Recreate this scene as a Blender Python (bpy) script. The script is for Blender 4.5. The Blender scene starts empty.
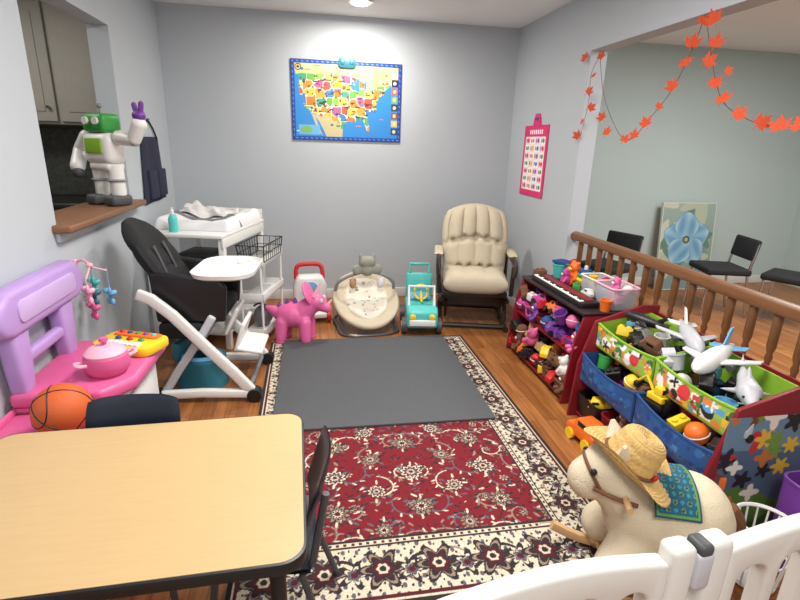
import bpy, bmesh, math, random
import numpy as np
from mathutils import Vector, Matrix, Euler
random.seed(7)
C = bpy.context.scene.collection
PI = math.pi; R = math.radians
sin, cos = math.sin, math.cos
# ------------------------------------------------------------------ camera
FP = 500.0; PIT = R(17.3); YAW = R(10.5); ROL = R(1.7); CAM = Vector((0, 0, 1.43))
Rv = Vector((cos(YAW), -sin(YAW), 0)); Fv = Vector((sin(YAW)*cos(PIT), cos(YAW)*cos(PIT), -sin(PIT))); Uv = Rv.cross(Fv)
Rc = Rv*cos(ROL)+Uv*sin(ROL); Uc = -Rv*sin(ROL)+Uv*cos(ROL)
cd = bpy.data.cameras.new('camera'); cam = bpy.data.objects.new('camera', cd); C.objects.link(cam)
cd.sensor_width = 36; cd.lens = FP/800*36; cd.clip_start = .02
m3 = Matrix((Rc, Uc, -Fv)).transposed()
cam.matrix_world = Matrix.Translation(CAM) @ m3.to_4x4()
bpy.context.scene.camera = cam
try: bpy.context.scene.view_settings.view_transform = 'Standard'
except Exception: pass
def ray(px, py): return Rc*(px-400)+Uc*(300-py)+Fv*FP
def gz(px, py, z=0): d = ray(px, py); return CAM+d*((z-CAM.z)/d.z)
def gx(px, py, X): d = ray(px, py); return CAM+d*((X-CAM.x)/d.x)
# ------------------------------------------------------------------ materials
def lin1(c): c /= 255; return c/12.92 if c <= .04045 else ((c+.055)/1.055)**2.4
def rgb(c): return (lin1(c[0]), lin1(c[1]), lin1(c[2]), 1)
def mat(name, c, rough=.5, metal=0., var=.08, scale=14, bump=0., bscale=150, emit=0, trans=0, alpha=1, stretch=None):
    m = bpy.data.materials.new(name); m.use_nodes = True; nt = m.node_tree; n = nt.nodes; l = nt.links
    p = n['Principled BSDF']; tc = n.new('ShaderNodeTexCoord'); nz = n.new('ShaderNodeTexNoise')
    nz.inputs['Scale'].default_value = scale; nz.inputs['Detail'].default_value = 4
    src = tc.outputs['Object']
    if stretch:
        mp = n.new('ShaderNodeMapping'); mp.inputs['Scale'].default_value = stretch; l.new(src, mp.inputs['Vector']); src = mp.outputs['Vector']
    l.new(src, nz.inputs['Vector'])
    mx = n.new('ShaderNodeMix'); mx.data_type = 'RGBA'; k = rgb(c)
    mx.inputs[6].default_value = tuple(x*(1-var) for x in k[:3])+(1,)
    mx.inputs[7].default_value = tuple(min(1, x*(1+var)) for x in k[:3])+(1,)
    l.new(nz.outputs['Fac'], mx.inputs[0]); l.new(mx.outputs[2], p.inputs['Base Color'])
    p.inputs['Roughness'].default_value = rough; p.inputs['Metallic'].default_value = metal
    if trans: p.inputs['Transmission Weight'].default_value = trans
    if alpha < 1: p.inputs['Alpha'].default_value = alpha
    if emit:
        p.inputs['Emission Color'].default_value = k; p.inputs['Emission Strength'].default_value = emit
    if bump:
        n2 = n.new('ShaderNodeTexNoise'); n2.inputs['Scale'].default_value = bscale; l.new(src, n2.inputs['Vector'])
        bp = n.new('ShaderNodeBump'); bp.inputs['Strength'].default_value = bump; bp.inputs['Distance'].default_value = .004
        l.new(n2.outputs['Fac'], bp.inputs['Height']); l.new(bp.outputs['Normal'], p.inputs['Normal'])
    return m
def vmat(name, rough=.5, bump=0, bscale=400, alpha=1):
    m = bpy.data.materials.new(name); m.use_nodes = True; nt = m.node_tree; n = nt.nodes; l = nt.links
    p = n['Principled BSDF']; a = n.new('ShaderNodeAttribute'); a.attribute_name = 'Col'
    l.new(a.outputs['Color'], p.inputs['Base Color']); p.inputs['Roughness'].default_value = rough
    if bump:
        tc = n.new('ShaderNodeTexCoord'); n2 = n.new('ShaderNodeTexNoise'); n2.inputs['Scale'].default_value = bscale
        l.new(tc.outputs['Object'], n2.inputs['Vector']); bp = n.new('ShaderNodeBump'); bp.inputs['Strength'].default_value = bump
        bp.inputs['Distance'].default_value = .003; l.new(n2.outputs['Fac'], bp.inputs['Height']); l.new(bp.outputs['Normal'], p.inputs['Normal'])
    return m
def floor_mat():
    m = bpy.data.materials.new('oak_strip_floor'); m.use_nodes = True; nt = m.node_tree; n = nt.nodes; l = nt.links
    p = n['Principled BSDF']; tc = n.new('ShaderNodeTexCoord'); mp = n.new('ShaderNodeMapping'); mp.inputs['Rotation'].default_value = (0, 0, PI/2)
    l.new(tc.outputs['Object'], mp.inputs['Vector'])
    b = n.new('ShaderNodeTexBrick'); b.offset = .37; l.new(mp.outputs['Vector'], b.inputs['Vector'])
    b.inputs['Color1'].default_value = rgb((184, 122, 68)); b.inputs['Color2'].default_value = rgb((146, 90, 46)); b.inputs['Mortar'].default_value = rgb((80, 46, 22))
    b.inputs['Scale'].default_value = 1; b.inputs['Mortar Size'].default_value = .0012; b.inputs['Brick Width'].default_value = .75; b.inputs['Row Height'].default_value = .06
    mp2 = n.new('ShaderNodeMapping'); mp2.inputs['Scale'].default_value = (60, 4, 1); l.new(tc.outputs['Object'], mp2.inputs['Vector'])
    nz = n.new('ShaderNodeTexNoise'); nz.inputs['Scale'].default_value = 1; nz.inputs['Detail'].default_value = 6; l.new(mp2.outputs['Vector'], nz.inputs['Vector'])
    rp = n.new('ShaderNodeValToRGB'); rp.color_ramp.elements[0].position = .3; rp.color_ramp.elements[1].position = .7
    rp.color_ramp.elements[0].color = (.62, .58, .52, 1); rp.color_ramp.elements[1].color = (1.05, 1.05, 1.05, 1); l.new(nz.outputs['Fac'], rp.inputs['Fac'])
    mx = n.new('ShaderNodeMix'); mx.data_type = 'RGBA'; mx.blend_type = 'MULTIPLY'; mx.inputs[0].default_value = 1
    l.new(b.outputs['Color'], mx.inputs[6]); l.new(rp.outputs['Color'], mx.inputs[7]); l.new(mx.outputs[2], p.inputs['Base Color'])
    p.inputs['Roughness'].default_value = .36
    return m
# ------------------------------------------------------------------ mesh builder
def frame(o, ex, ey, ez):
    m = Matrix((Vector(ex), Vector(ey), Vector(ez))).transposed().to_4x4(); m.translation = Vector(o); return m
class B:
    def __init__(s): s.bm = bmesh.new()
    def merge(s, bm2, M):
        bmesh.ops.transform(bm2, matrix=M, verts=bm2.verts[:])
        me = bpy.data.meshes.new('tmp'); bm2.to_mesh(me); bm2.free(); s.bm.from_mesh(me); bpy.data.meshes.remove(me)
    def box(s, c, d, r=0, rot=None, seg=3):
        bm = bmesh.new(); bmesh.ops.create_cube(bm, size=1)
        for v in bm.verts: v.co = Vector((v.co.x*d[0], v.co.y*d[1], v.co.z*d[2]))
        if r: bmesh.ops.bevel(bm, geom=bm.edges[:], offset=min(r, .49*min(d)), segments=seg, profile=.5, affect='EDGES')
        M = Matrix.Translation(Vector(c))
        if rot: M = M @ Euler([R(a) for a in rot]).to_matrix().to_4x4()
        s.merge(bm, M); return s
    def bx(s, x0, x1, y0, y1, z0, z1, r=0): return s.box(((x0+x1)/2, (y0+y1)/2, (z0+z1)/2), (x1-x0, y1-y0, z1-z0), r)
    def loft(s, rings, cap=True, closed=False):
        vs = [[s.bm.verts.new(p) for p in r] for r in rings]; n = len(vs[0]); k = len(vs)
        for i in range(k if closed else k-1):
            a, b = vs[i], vs[(i+1) % k]
            for j in range(n): s.bm.faces.new((a[j], a[(j+1) % n], b[(j+1) % n], b[j]))
        if cap and not closed: s.bm.faces.new(vs[0][::-1]); s.bm.faces.new(vs[-1])
        return s
    def tube(s, pts, r, n=8, closed=False, sub=0, flat=None):
        pts = [Vector(p) for p in pts]
        if sub: pts = catmull(pts, sub, closed)
        k = len(pts); rs = r if isinstance(r, (list, tuple)) else [r]*k
        if len(rs) != k: rs = [rs[0]+(rs[-1]-rs[0])*i/(k-1) for i in range(k)]
        rings = []; nrm = None
        for i in range(k):
            if closed: t = pts[(i+1) % k]-pts[i-1]
            else: t = pts[min(i+1, k-1)]-pts[max(i-1, 0)]
            t.normalize()
            if nrm is None:
                up = Vector((0, 0, 1)) if abs(t.z) < .9 else Vector((1, 0, 0)); nrm = t.cross(up).normalized()
            else: nrm = (nrm-t*nrm.dot(t)).normalized()
            bn = t.cross(nrm); f = flat or (1, 1)
            rings.append([pts[i]+(nrm*cos(2*PI*j/n)*f[0]+bn*sin(2*PI*j/n)*f[1])*rs[i] for j in range(n)])
        return s.loft(rings, closed=closed)
    def cyl(s, a, b, r1, r2=None, n=16): return s.tube([a, b], [r1, r1 if r2 is None else r2], n)
    def ball(s, c, r, rot=None, n=16):
        if not isinstance(r, (tuple, list)): r = (r, r, r)
        M = Matrix.Translation(Vector(c))
        if rot: M = M @ Euler([R(a) for a in rot]).to_matrix().to_4x4()
        M = M @ Matrix.Diagonal((r[0], r[1], r[2], 1))
        bmesh.ops.create_uvsphere(s.bm, u_segments=n, v_segments=max(6, n//2+2), radius=1, matrix=M); return s
    def cap(s, a, b, ra, rb=None, n=14):
        rb = ra if rb is None else rb; s.ball(a, ra, n=n); s.ball(b, rb, n=n); s.cyl(a, b, ra, rb, n); return s
    def lathe(s, prof, c=(0, 0, 0), n=24, M=None, cap=True):
        c = Vector(c); rings = []
        for r, z in prof:
            ring = [Vector((max(r, 1e-4)*cos(2*PI*j/n), max(r, 1e-4)*sin(2*PI*j/n), z)) for j in range(n)]
            rings.append([((M @ p) if M else p)+c for p in ring])
        return s.loft(rings, cap)
    def prism(s, pts, M, d, bev=0, seg=2):
        bm = bmesh.new(); f = bm.faces.new([bm.verts.new((x, y, 0)) for x, y in pts])
        r = bmesh.ops.extrude_face_region(bm, geom=[f])
        bmesh.ops.translate(bm, verts=[e for e in r['geom'] if isinstance(e, bmesh.types.BMVert)], vec=(0, 0, d))
        bmesh.ops.recalc_face_normals(bm, faces=bm.faces[:]); bm.normal_update()
        if bev: bmesh.ops.bevel(bm, geom=[e for e in bm.edges if abs(e.calc_face_angle(0)) > R(50)], offset=bev, segments=seg, profile=.5, affect='EDGES')
        s.merge(bm, M); return s
    def grid(s, fn, nu, nv):
        vs = [[s.bm.verts.new(fn(i/nu, j/nv)) for j in range(nv+1)] for i in range(nu+1)]
        for i in range(nu):
            for j in range(nv): s.bm.faces.new((vs[i][j], vs[i+1][j], vs[i+1][j+1], vs[i][j+1]))
        return s
    def pillow(s, fn, nu=24, nv=24):
        s.grid(lambda u, v: fn(2*u-1, 2*v-1, 1), nu, nv); s.grid(lambda u, v: fn(2*u-1, 2*v-1, -1), nu, nv)
        bmesh.ops.remove_doubles(s.bm, verts=s.bm.verts[:], dist=1e-5); return s
    def tub(s, w, d, hf, hb, t=.006, sc=.86, r=.03, sag=0, n=4, bulge=0):
        # open container, front at -x; floor at z=0
        P = rrect(d, w, r, n)
        if sag:
            Q = []
            for i, (x, y) in enumerate(P):
                Q.append((x, y)); x2, y2 = P[(i+1) % len(P)]
                if math.hypot(x2-x, y2-y) > .05: Q += [(x+(x2-x)*k/10, y+(y2-y)*k/10) for k in range(1, 10)]
            P = Q
        def zt(x, y): return hf+(hb-hf)*(x+d/2)/d-(sag*(1-(2*y/w)**2) if x < -d*.42 else 0)
        def off(x, y, k): return (x-(bulge*k*(1-(2*y/w)**2) if x < -d*.42 else 0))
        s.loft([[Vector((x*sc, y*sc, 0)) for x, y in P], [Vector((off(x*.97, y, 1), y*.985, zt(x, y)*.45)) for x, y in P], [Vector((x, y, zt(x, y))) for x, y in P],
                [Vector((x*1.03, y*1.005, zt(x, y))) for x, y in P], [Vector((x*1.03, y*1.005, zt(x, y)+.008)) for x, y in P],
                [Vector((x*(1-2*t/d), y*(1-2*t/w), zt(x, y)+.008)) for x, y in P], [Vector((x*sc*.97, y*sc*.97, t)) for x, y in P]]); return s
    def build(s, name, m, parent=None, smooth=38, loc=None, rot=None):
        bmesh.ops.recalc_face_normals(s.bm, faces=s.bm.faces[:])
        me = bpy.data.meshes.new(name); s.bm.to_mesh(me); s.bm.free(); me.materials.append(m)
        if smooth: me.shade_smooth(); me.set_sharp_from_angle(angle=R(smooth))
        o = bpy.data.objects.new(name, me); C.objects.link(o)
        if parent: o.parent = parent
        if loc: o.location = loc
        if rot: o.rotation_euler = [R(a) for a in rot]
        return o
def catmull(p, sub, closed=False):
    out = []; k = len(p)
    for i in range(k if closed else k-1):
        if closed: a, b, c, d = p[i-1], p[i], p[(i+1) % k], p[(i+2) % k]
        else: a, b, c, d = p[max(i-1, 0)], p[i], p[i+1], p[min(i+2, k-1)]
        for j in range(sub):
            t = j/sub; out.append(.5*((2*b)+(c-a)*t+(2*a-5*b+4*c-d)*t*t+(3*b-a-3*c+d)*t**3))
    if not closed: out.append(p[-1])
    return out
def rrect(w, d, r, n=5):
    P = []
    for cx, cy, a0 in ((w/2-r, d/2-r, 0), (-w/2+r, d/2-r, 90), (-w/2+r, -d/2+r, 180), (w/2-r, -d/2+r, 270)):
        for i in range(n+1): a = R(a0+90*i/n); P.append((cx+r*cos(a), cy+r*sin(a)))
    return P
def baked(o):
    dg = bpy.context.evaluated_depsgraph_get(); me = bpy.data.meshes.new_from_object(o.evaluated_get(dg)); n = o.name
    o.modifiers.clear(); o.data = me; me.name = n; return me
def blob(name, parts, m, parent=None, vox=.01, it=6):
    b = B()
    for p in parts:
        if p[0] == 'b': b.ball(*p[1:])
        else: b.cap(*p[1:])
    o = b.build(name, m, None)
    md = o.modifiers.new('r', 'REMESH'); md.mode = 'VOXEL'; md.voxel_size = vox
    sm = o.modifiers.new('s', 'SMOOTH'); sm.iterations = it; sm.factor = .5
    me = baked(o); me.shade_smooth()
    if not me.materials: me.materials.append(m)
    if parent: o.parent = parent
    return o
def paint(name, M, W, H, nx, ny, fn, m, parent=None, thick=.004):
    xs = np.concatenate([[0], np.linspace(0, W, nx), [W]]); ys = np.concatenate([[0], np.linspace(0, H, ny), [H]])
    X, Y = np.meshgrid(xs, ys, indexing='ij'); Z = np.full(X.shape, thick); Z[0, :] = Z[-1, :] = 0; Z[:, 0] = Z[:, -1] = 0
    img = np.clip(np.asarray(fn(X, Y), float), 0, 255)/255; L = np.where(img <= .04045, img/12.92, ((img+.055)/1.055)**2.4)
    A = np.array(M); P = np.stack([X, Y, Z, np.ones_like(X)], -1).reshape(-1, 4) @ A.T
    a, b = X.shape; I = np.arange(a*b).reshape(a, b)
    Fc = np.stack([I[:-1, :-1], I[1:, :-1], I[1:, 1:], I[:-1, 1:]], -1).reshape(-1, 4)
    me = bpy.data.meshes.new(name); me.from_pydata(P[:, :3].tolist(), [], Fc.tolist())
    ca = me.color_attributes.new('Col', 'FLOAT_COLOR', 'POINT')
    ca.data.foreach_set('color', np.concatenate([L.reshape(-1, 3), np.ones((a*b, 1))], 1).astype(np.float32).ravel())
    me.materials.append(m); o = bpy.data.objects.new(name, me); C.objects.link(o)
    if parent: o.parent = parent
    return o
def confetti(seed, bg, pal, n, r0, r1):
    def fn(X, Y):
        rg = np.random.RandomState(seed); img = np.zeros(X.shape+(3,)); img[:] = bg
        for i in range(n):
            cx, cy, r = rg.uniform(0, X.max()), rg.uniform(0, Y.max()), rg.uniform(r0, r1); c = pal[rg.randint(len(pal))]
            d = np.hypot(X-cx, Y-cy)
            if i % 3 == 0: img[(d < r)] = c
            elif i % 3 == 1: a = np.arctan2(Y-cy, X-cx); img[d < r*(.65+.35*np.cos(5*a))] = c
            else: img[(np.abs(X-cx) < r*.8) & (np.abs(Y-cy) < r*.5)] = c
        return img
    return fn
def tag(o, label, cat, group=None):
    o['label'] = label; o['category'] = cat
    if group: o['group'] = group
    return o
def thing(name, label, cat, loc=(0, 0, 0), rz=0, group=None, rot=None):
    o = bpy.data.objects.new(name, None); C.objects.link(o); o.location = loc; o.empty_display_size = .05
    o.rotation_euler = [R(a) for a in rot] if rot else (0, 0, R(rz))
    return tag(o, label, cat, group)
def dup(root, loc, rz, label, group=None):
    r = root.copy(); C.objects.link(r); r.location = loc; r.rotation_euler = (0, 0, R(rz)); r['label'] = label
    if group: r['group'] = group
    for ch in list(root.children):
        c = ch.copy(); C.objects.link(c); c.parent = r
        for g in ch.children: d = g.copy(); C.objects.link(d); d.parent = c
    return r
def struct(o): o['kind'] = 'structure'; return o
# ------------------------------------------------------------------ palette
W_BLUE = mat('blue_grey_wall_paint', (184, 191, 198), .85, var=.025, scale=2, bump=.12, bscale=220)
W_SAGE = mat('sage_wall_paint', (178, 193, 191), .85, var=.03, scale=2, bump=.1, bscale=220)
W_CEIL = mat('white_ceiling_paint', (240, 240, 240), .9, var=.02, scale=3)
W_KIT = mat('tan_kitchen_wall', (132, 126, 114), .8, var=.05)
TRIM = mat('white_trim_paint', (214, 214, 212), .5, var=.02)
SILLW = mat('brown_sill_wood', (126, 88, 62), .45, var=.25, scale=5, stretch=(6, 1, 6))
RAILW = mat('stained_oak_rail', (118, 78, 48), .4, var=.25, scale=6, stretch=(8, 1.5, 8))
TABW = mat('maple_laminate', (192, 163, 118), .4, var=.07, scale=5, stretch=(2, 24, 2))
PINE = mat('light_wood', (206, 170, 122), .5, var=.12, scale=8)
DARKW = mat('espresso_wood', (44, 30, 25), .4, var=.2)
BLACK = mat('black_plastic', (22, 22, 24), .42)
BLKFAB = mat('black_fabric', (26, 27, 30), .85, bump=.3)
NAVY = mat('navy_plastic', (26, 34, 52), .4)
NAVYF = mat('navy_cloth', (38, 40, 62), .9, bump=.3)
GREYP = mat('grey_plastic', (132, 134, 138), .45)
DGREY = mat('dark_grey_plastic', (70, 72, 76), .5)
DMETAL = mat('dark_grey_metal', (86, 88, 94), .45, metal=.5)
WHITE = mat('white_plastic', (226, 226, 224), .38, var=.03)
OFFW = mat('white_cloth', (222, 222, 226), .9, bump=.25, var=.04)
CREAM = mat('cream_upholstery', (196, 185, 163), .95, bump=.35, var=.06, bscale=300)
BEIGE = mat('cream_plush', (210, 198, 172), .95, bump=.6, var=.08, bscale=180)
TANP = mat('tan_plush', (176, 142, 100), .95, bump=.5, bscale=200)
STRAW = mat('straw', (198, 164, 104), .9, bump=1.0, bscale=90, var=.3, scale=80)
CHROME = mat('chrome', (190, 192, 196), .22, metal=1, var=.02)
GLASS = mat('clear_plastic', (210, 216, 222), .15, alpha=.4)
MATF = mat('grey_foam', (82, 84, 88), .9, bump=.35, var=.07, scale=40, bscale=260)
GLOW = mat('lamp_lens', (255, 250, 240), .5, emit=30, var=0)
PINK = mat('pink_plastic', (214, 96, 150), .42); HOTP = mat('hot_pink', (222, 40, 118), .5); LPINK = mat('light_pink', (240, 176, 198), .5)
DINOP = mat('pink_vinyl', (222, 104, 162), .4); MAGP = mat('magenta_plastic', (190, 60, 140), .45); LAV = mat('lavender_plastic', (180, 148, 210), .45)
PURP = mat('purple_plastic', (112, 58, 150), .45); TEAL = mat('teal_plastic', (46, 112, 130), .42); AQUA = mat('aqua_plastic', (82, 192, 186), .4)
RED = mat('red_plastic', (190, 30, 38), .42); DRED = mat('dark_red_board', (124, 18, 32), .45); ORANGE = mat('orange_plastic', (232, 112, 34), .45)
YELLOW = mat('yellow_plastic', (238, 200, 40), .42); LIME = mat('lime_cloth', (132, 178, 44), .75); GREEN = mat('green_plastic', (54, 150, 66), .45)
BLUE = mat('blue_cloth', (30, 74, 134), .75); LBLUE = mat('sky_blue_plastic', (110, 176, 220), .45); BROWN = mat('brown_plush', (112, 74, 52), .9, bump=.4)
LGREY = mat('pale_grey_plastic', (188, 190, 197), .4)
BASKET = mat('basketball_rubber', (206, 92, 38), .6, bump=.5, bscale=300)
LEAF = mat('orange_silk_leaf', (206, 76, 36), .75, var=.4, scale=9); CORD = mat('brown_cord', (90, 62, 48), .8)
PAINTM = vmat('printed_card', .55); RUGM = vmat('woven_pile', .95, .5, 500); CANVASM = vmat('painted_canvas', .8, .2, 300); PRINT = vmat('printed_plastic', .5); CLOTHM = vmat('woven_cloth', .9, .4, 500)
COLS = {'red': RED, 'blue': BLUE, 'yellow': YELLOW, 'green': GREEN, 'orange': ORANGE, 'pink': PINK, 'purple': PURP, 'white': WHITE, 'aqua': AQUA, 'sky blue': LBLUE, 'brown': BROWN, 'black': BLACK, 'lime': LIME, 'grey': LGREY, 'tan': TANP, 'magenta': MAGP, 'cream': BEIGE}
# ------------------------------------------------------------------ room
H = 2.43; XL = -1.14; XR = 1.865; YB = 4.65
struct(B().bx(-3.2, 5.6, -1, 5, -.1, 0).build('floor', floor_mat()))
struct(B().bx(-3.2, 5.6, -1, 5, H, H+.1).build('ceiling', W_CEIL))
struct(B().bx(XL-.12, 1.985, YB, YB+.2, 0, H).build('wall_back', W_BLUE))
b = B().bx(XL-.12, XL, -1, 2.52, 0, H).bx(XL-.12, XL, 3.54, YB, 0, H).bx(XL-.12, XL, 2.52, 3.54, 0, 1.0).bx(XL-.12, XL, 2.52, 3.54, 2.05, H)
struct(b.build('wall_left', W_BLUE))
struct(B().bx(XR, 1.985, 3.38, YB, 0, H).bx(XR, 1.985, -1, 3.38, 2.06, H).build('wall_right', W_BLUE))
struct(B().bx(1.985, 5.6, 4.85, 4.95, 0, H).build('wall_far', W_SAGE))
struct(B().bx(5.45, 5.55, -1, 4.85, 0, H).build('wall_side', W_SAGE))
struct(B().bx(-3.2, XL-.12, 4.75, 4.85, 0, H).bx(-3.2, -3.1, -1, 4.75, 0, H).build('wall_kitchen', W_KIT))
struct(B().bx(XL, XR, YB-.014, YB, 0, .09, .004).build('baseboard_back', TRIM))
struct(B().bx(XR-.014, XR, 3.38, YB-.014, 0, .09, .004).build('baseboard_right', TRIM))
struct(B().bx(XL, XL+.014, -1, YB-.014, 0, .09, .004).build('baseboard_left', TRIM))
struct(B().bx(1.985, 5.45, 4.836, 4.85, 0, .09, .004).build('baseboard_far', TRIM))
struct(B().bx(-1.36, -1.06, 2.47, 3.60, 1.0, 1.035, .01).build('trim_1', SILLW))
struct(B().bx(XL, XL+.02, 2.49, 3.58, .955, 1.0, .006).build('trim_2', W_BLUE))
# ------------------------------------------------------------------ rug
RX0, RX1, RY0, RY1 = -.30, 1.15, 1.22, 3.53
def rug_fn(X, Y):
    w, h = RX1-RX0, RY1-RY0
    BW = .235; d = np.minimum(np.minimum(X, w-X)*BW/.225, np.minimum(np.where(Y < h/2, Y*BW/.30, h-Y), h-Y)); img = np.zeros(X.shape+(3,))
    d = d*.225/BW
    red = np.array((114, 11, 29)); cream = np.array((204, 192, 170)); dark = np.array((38, 30, 36)); taupe = np.array((140, 120, 106)); slate = np.array((86, 84, 94)); wine = np.array((78, 12, 28))
    img[:] = red; rg = np.random.RandomState(4)
    def sl_(cx, cy, r):
        x0, x1 = np.searchsorted(X[:, 0], [cx-r, cx+r]); y0, y1 = np.searchsorted(Y[0], [cy-r, cy+r]); return (slice(x0, x1+1), slice(y0, y1+1))
    def flower(cx, cy, r, cols, k=8, ph=0):
        sl = sl_(cx, cy, r*1.3); dx, dy = X[sl]-cx, Y[sl]-cy; D = np.hypot(dx, dy); A = np.arctan2(dy, dx)+ph; im = img[sl]
        for s, col, dep in cols: im[D < r*s*(1-dep+dep*np.cos(k*A))] = col
    def leaf(cx, cy, l, a, col):
        sl = sl_(cx, cy, l); dx, dy = X[sl]-cx, Y[sl]-cy; u = dx*cos(a)+dy*sin(a); v = -dx*sin(a)+dy*cos(a)
        img[sl][(u/l)**2+(v/(l*.36))**2 < 1] = col
    def curve(pts, wd, col):
        for (px, py) in pts: img[sl_(px, py, wd)] = col
    fl = [(1.15, dark, .12), (1, cream, .14), (.80, wine, .15), (.62, slate, .2), (.42, cream, .2), (.24, red, .1), (.12, dark, 0)]
    fm = [(1.15, dark, .2), (1, taupe, .22), (.7, dark, .2), (.5, cream, .25), (.25, wine, 0)]
    fs = [(1.0, cream, .35), (.6, dark, .1), (.35, taupe, 0)]
    for i in range(1000):
        cx, cy = rg.uniform(.2, w/2), rg.uniform(.2, h-.2); a = rg.uniform(0, 6.3)
        for s_ in (-1, 1): leaf(w/2+s_*(w/2-cx), cy, rg.uniform(.006, .017), a*s_, (dark, wine, taupe, dark, slate, wine, dark, cream)[i % 8])
    for sx in (-1, 1):
        for j in range(9):
            for i in range(5):
                cx = w/2+sx*(.04+i*.122); cy = .24+j*.225+(.112 if i % 2 else 0); dr = 1 if (i+j) % 2 else -1
                pts = [(cx+sx*(.010+.0078*t)*cos(dr*t*.6+j), cy+(.010+.0078*t)*sin(dr*t*.6+j)) for t in np.arange(0, 9.5, .06)]
                curve(pts, .0014, (taupe, slate, cream)[(i+j) % 3])
                for q in np.arange(2, 9.5, .9):
                    r_ = .010+.0078*q; a = dr*q*.6+j; leaf(cx+sx*(r_+.010)*cos(a), cy+(r_+.010)*sin(a), .012, a*sx+.6, (dark, slate, cream, taupe, dark)[int(q*5) % 5])
                flower(cx, cy, .020, fm if (i+j) % 2 else fs, 6, j)
    for j in range(9):
        for i in range(-3, 4):
            cx, cy = w/2+i*.172, .22+j*.228+(.114 if i % 2 else 0); flower(cx, cy, .050 if i % 2 == 0 else .038, fl if (i+j) % 2 == 0 else fm, 10, .3)
            for q in range(6): leaf(cx+.060*cos(q*PI/3+.4), cy+.060*sin(q*PI/3+.4), .015, q*PI/3+.4, (dark, cream, slate)[q % 3])
    bd = d < .225; img[bd] = cream
    s = np.where((np.minimum(X, w-X) < np.minimum(Y, h-Y)), Y, X); q = d-.118
    m = bd & (np.abs(q-.035*np.sin(s*2*PI/.30)) < .006); img[m] = dark
    m = bd & (np.abs(q+.045*np.sin(s*2*PI/.30+.8)) < .004); img[m] = taupe
    m = bd & (np.sin(s*2*PI/.05)*np.sin(q*2*PI/.055+s*9) > .6); img[m] = slate
    m = bd & (np.sin(s*2*PI/.037+1)*np.sin(q*2*PI/.04-s*7) > .75); img[m] = dark
    bf = [(1.15, dark, .25), (.95, taupe, .25), (.78, dark, .2), (.55, wine, .2), (.3, cream, .1), (.15, dark, 0)]
    bg = [(1.1, dark, .35), (.7, cream, .3), (.5, slate, .2), (.22, wine, 0)]
    n1 = 9; y0, y1 = .155, h-.118
    for i in range(n1+1):
        t = y0+(y1-y0)*i/n1
        for cx in (.118, w-.118): flower(cx, t, .07, bf, 6)
        if i < n1:
            for cx in (.1, w-.1): flower(cx, t+(y1-y0)/n1/2, .05, bg, 5)
    for i in range(7):
        t = .118+(w-.236)*i/6
        for cy, r in ((y0, .082), (y1, .07)): flower(t, cy, r, bf, 6)
        if i < 6:
            for cy, r in ((.14, .058), (h-.1, .05)): flower(t+(w-.236)/12, cy, r, bg, 5)
    def band(a0, a1, col): img[(d >= a0) & (d < a1)] = col
    band(-1, .018, dark); band(.018, .024, cream); band(.024, .036, wine)
    band(.196, .202, dark); band(.202, .216, cream); band(.216, .226, dark)
    img[(d >= .204) & (d < .214) & (np.sin(s*2*PI/.028) > .2)] = wine
    img *= (1+rg.uniform(-.1, .1, X.shape))[..., None]
    return np.clip(img, 0, 255)
tag(paint('area_rug', frame((RX0, RY0, 0), (1, 0, 0), (0, 1, 0), (0, 0, 1)), RX1-RX0, RY1-RY0, 480, 750, rug_fn, RUGM, thick=.009), 'red oriental area rug with cream and black floral border on the wood floor', 'rug')
tag(B().prism(rrect(1.20, 1.235, .012, 2), frame((0, 0, 0), (1, 0, 0), (0, 1, 0), (0, 0, 1)), .014, .003).build('foam_mat', MATF, loc=(.385, 2.905, .0095), rot=(0, 0, -.8)), 'plain dark grey foam play mat lying over the far half of the red rug', 'play mat')
# ------------------------------------------------------------------ ceiling light
t = thing('ceiling_light', 'round white recessed ceiling light, switched on, above the map', 'light', (.41, 4.17, H))
B().lathe([(.066, -.002), (.096, -.002), (.096, -.008), (.092, -.012), (.07, -.012), (.066, -.006)], n=40).build('trim_ring', WHITE, t)
B().lathe([(.069, -.001), (.069, -.014), (.05, -.024), (.02, -.028), (.001, -.0285)], n=32).build('lens', GLOW, t)
# ------------------------------------------------------------------ map
USA = [(-124.7, 48.4), (-123, 49), (-95, 49), (-89.5, 48), (-84.5, 46.5), (-82.5, 45.3), (-82.5, 42), (-79, 42.8), (-79, 43.3), (-76.3, 44), (-75, 45), (-71.5, 45), (-69, 47.3), (-67, 45), (-70, 43.5), (-70.5, 41.8), (-74, 40.6), (-75.5, 38), (-76, 36.8), (-75.6, 35.2), (-78, 33.9), (-81, 31.8), (-81.3, 30.5), (-80.1, 26.8), (-80.5, 25.2), (-81.8, 26), (-82.8, 28), (-84, 30), (-88, 30.3), (-89.5, 29.2), (-91.5, 29.5), (-94, 29.6), (-97.2, 27.8), (-97.3, 26), (-99.3, 26.8), (-101.3, 29.7), (-103, 29), (-106.5, 31.8), (-111, 31.3), (-114.8, 32.5), (-117.1, 32.5), (-118.5, 34), (-120.6, 34.6), (-122, 36.8), (-123.8, 39.5), (-124.3, 42.8), (-124, 46)]
MEX = [(-117, 32.6), (-111, 31.4), (-106.5, 31.9), (-103, 29.1), (-101.3, 29.8), (-99.3, 26.9), (-97.2, 26), (-97.8, 20), (-106, 20), (-109, 25), (-112, 29), (-114.5, 31.4), (-112.5, 27), (-110, 23), (-113, 25)]
CAN = [(-126, 48.5), (-123, 49), (-95, 49), (-89.5, 48), (-84.5, 46.5), (-82.5, 45.3), (-82.5, 42), (-79, 42.8), (-79, 43.3), (-76.3, 44), (-75, 45), (-71.5, 45), (-69, 47.3), (-66, 45), (-62, 46.5), (-60, 60), (-130, 60)]
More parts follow.
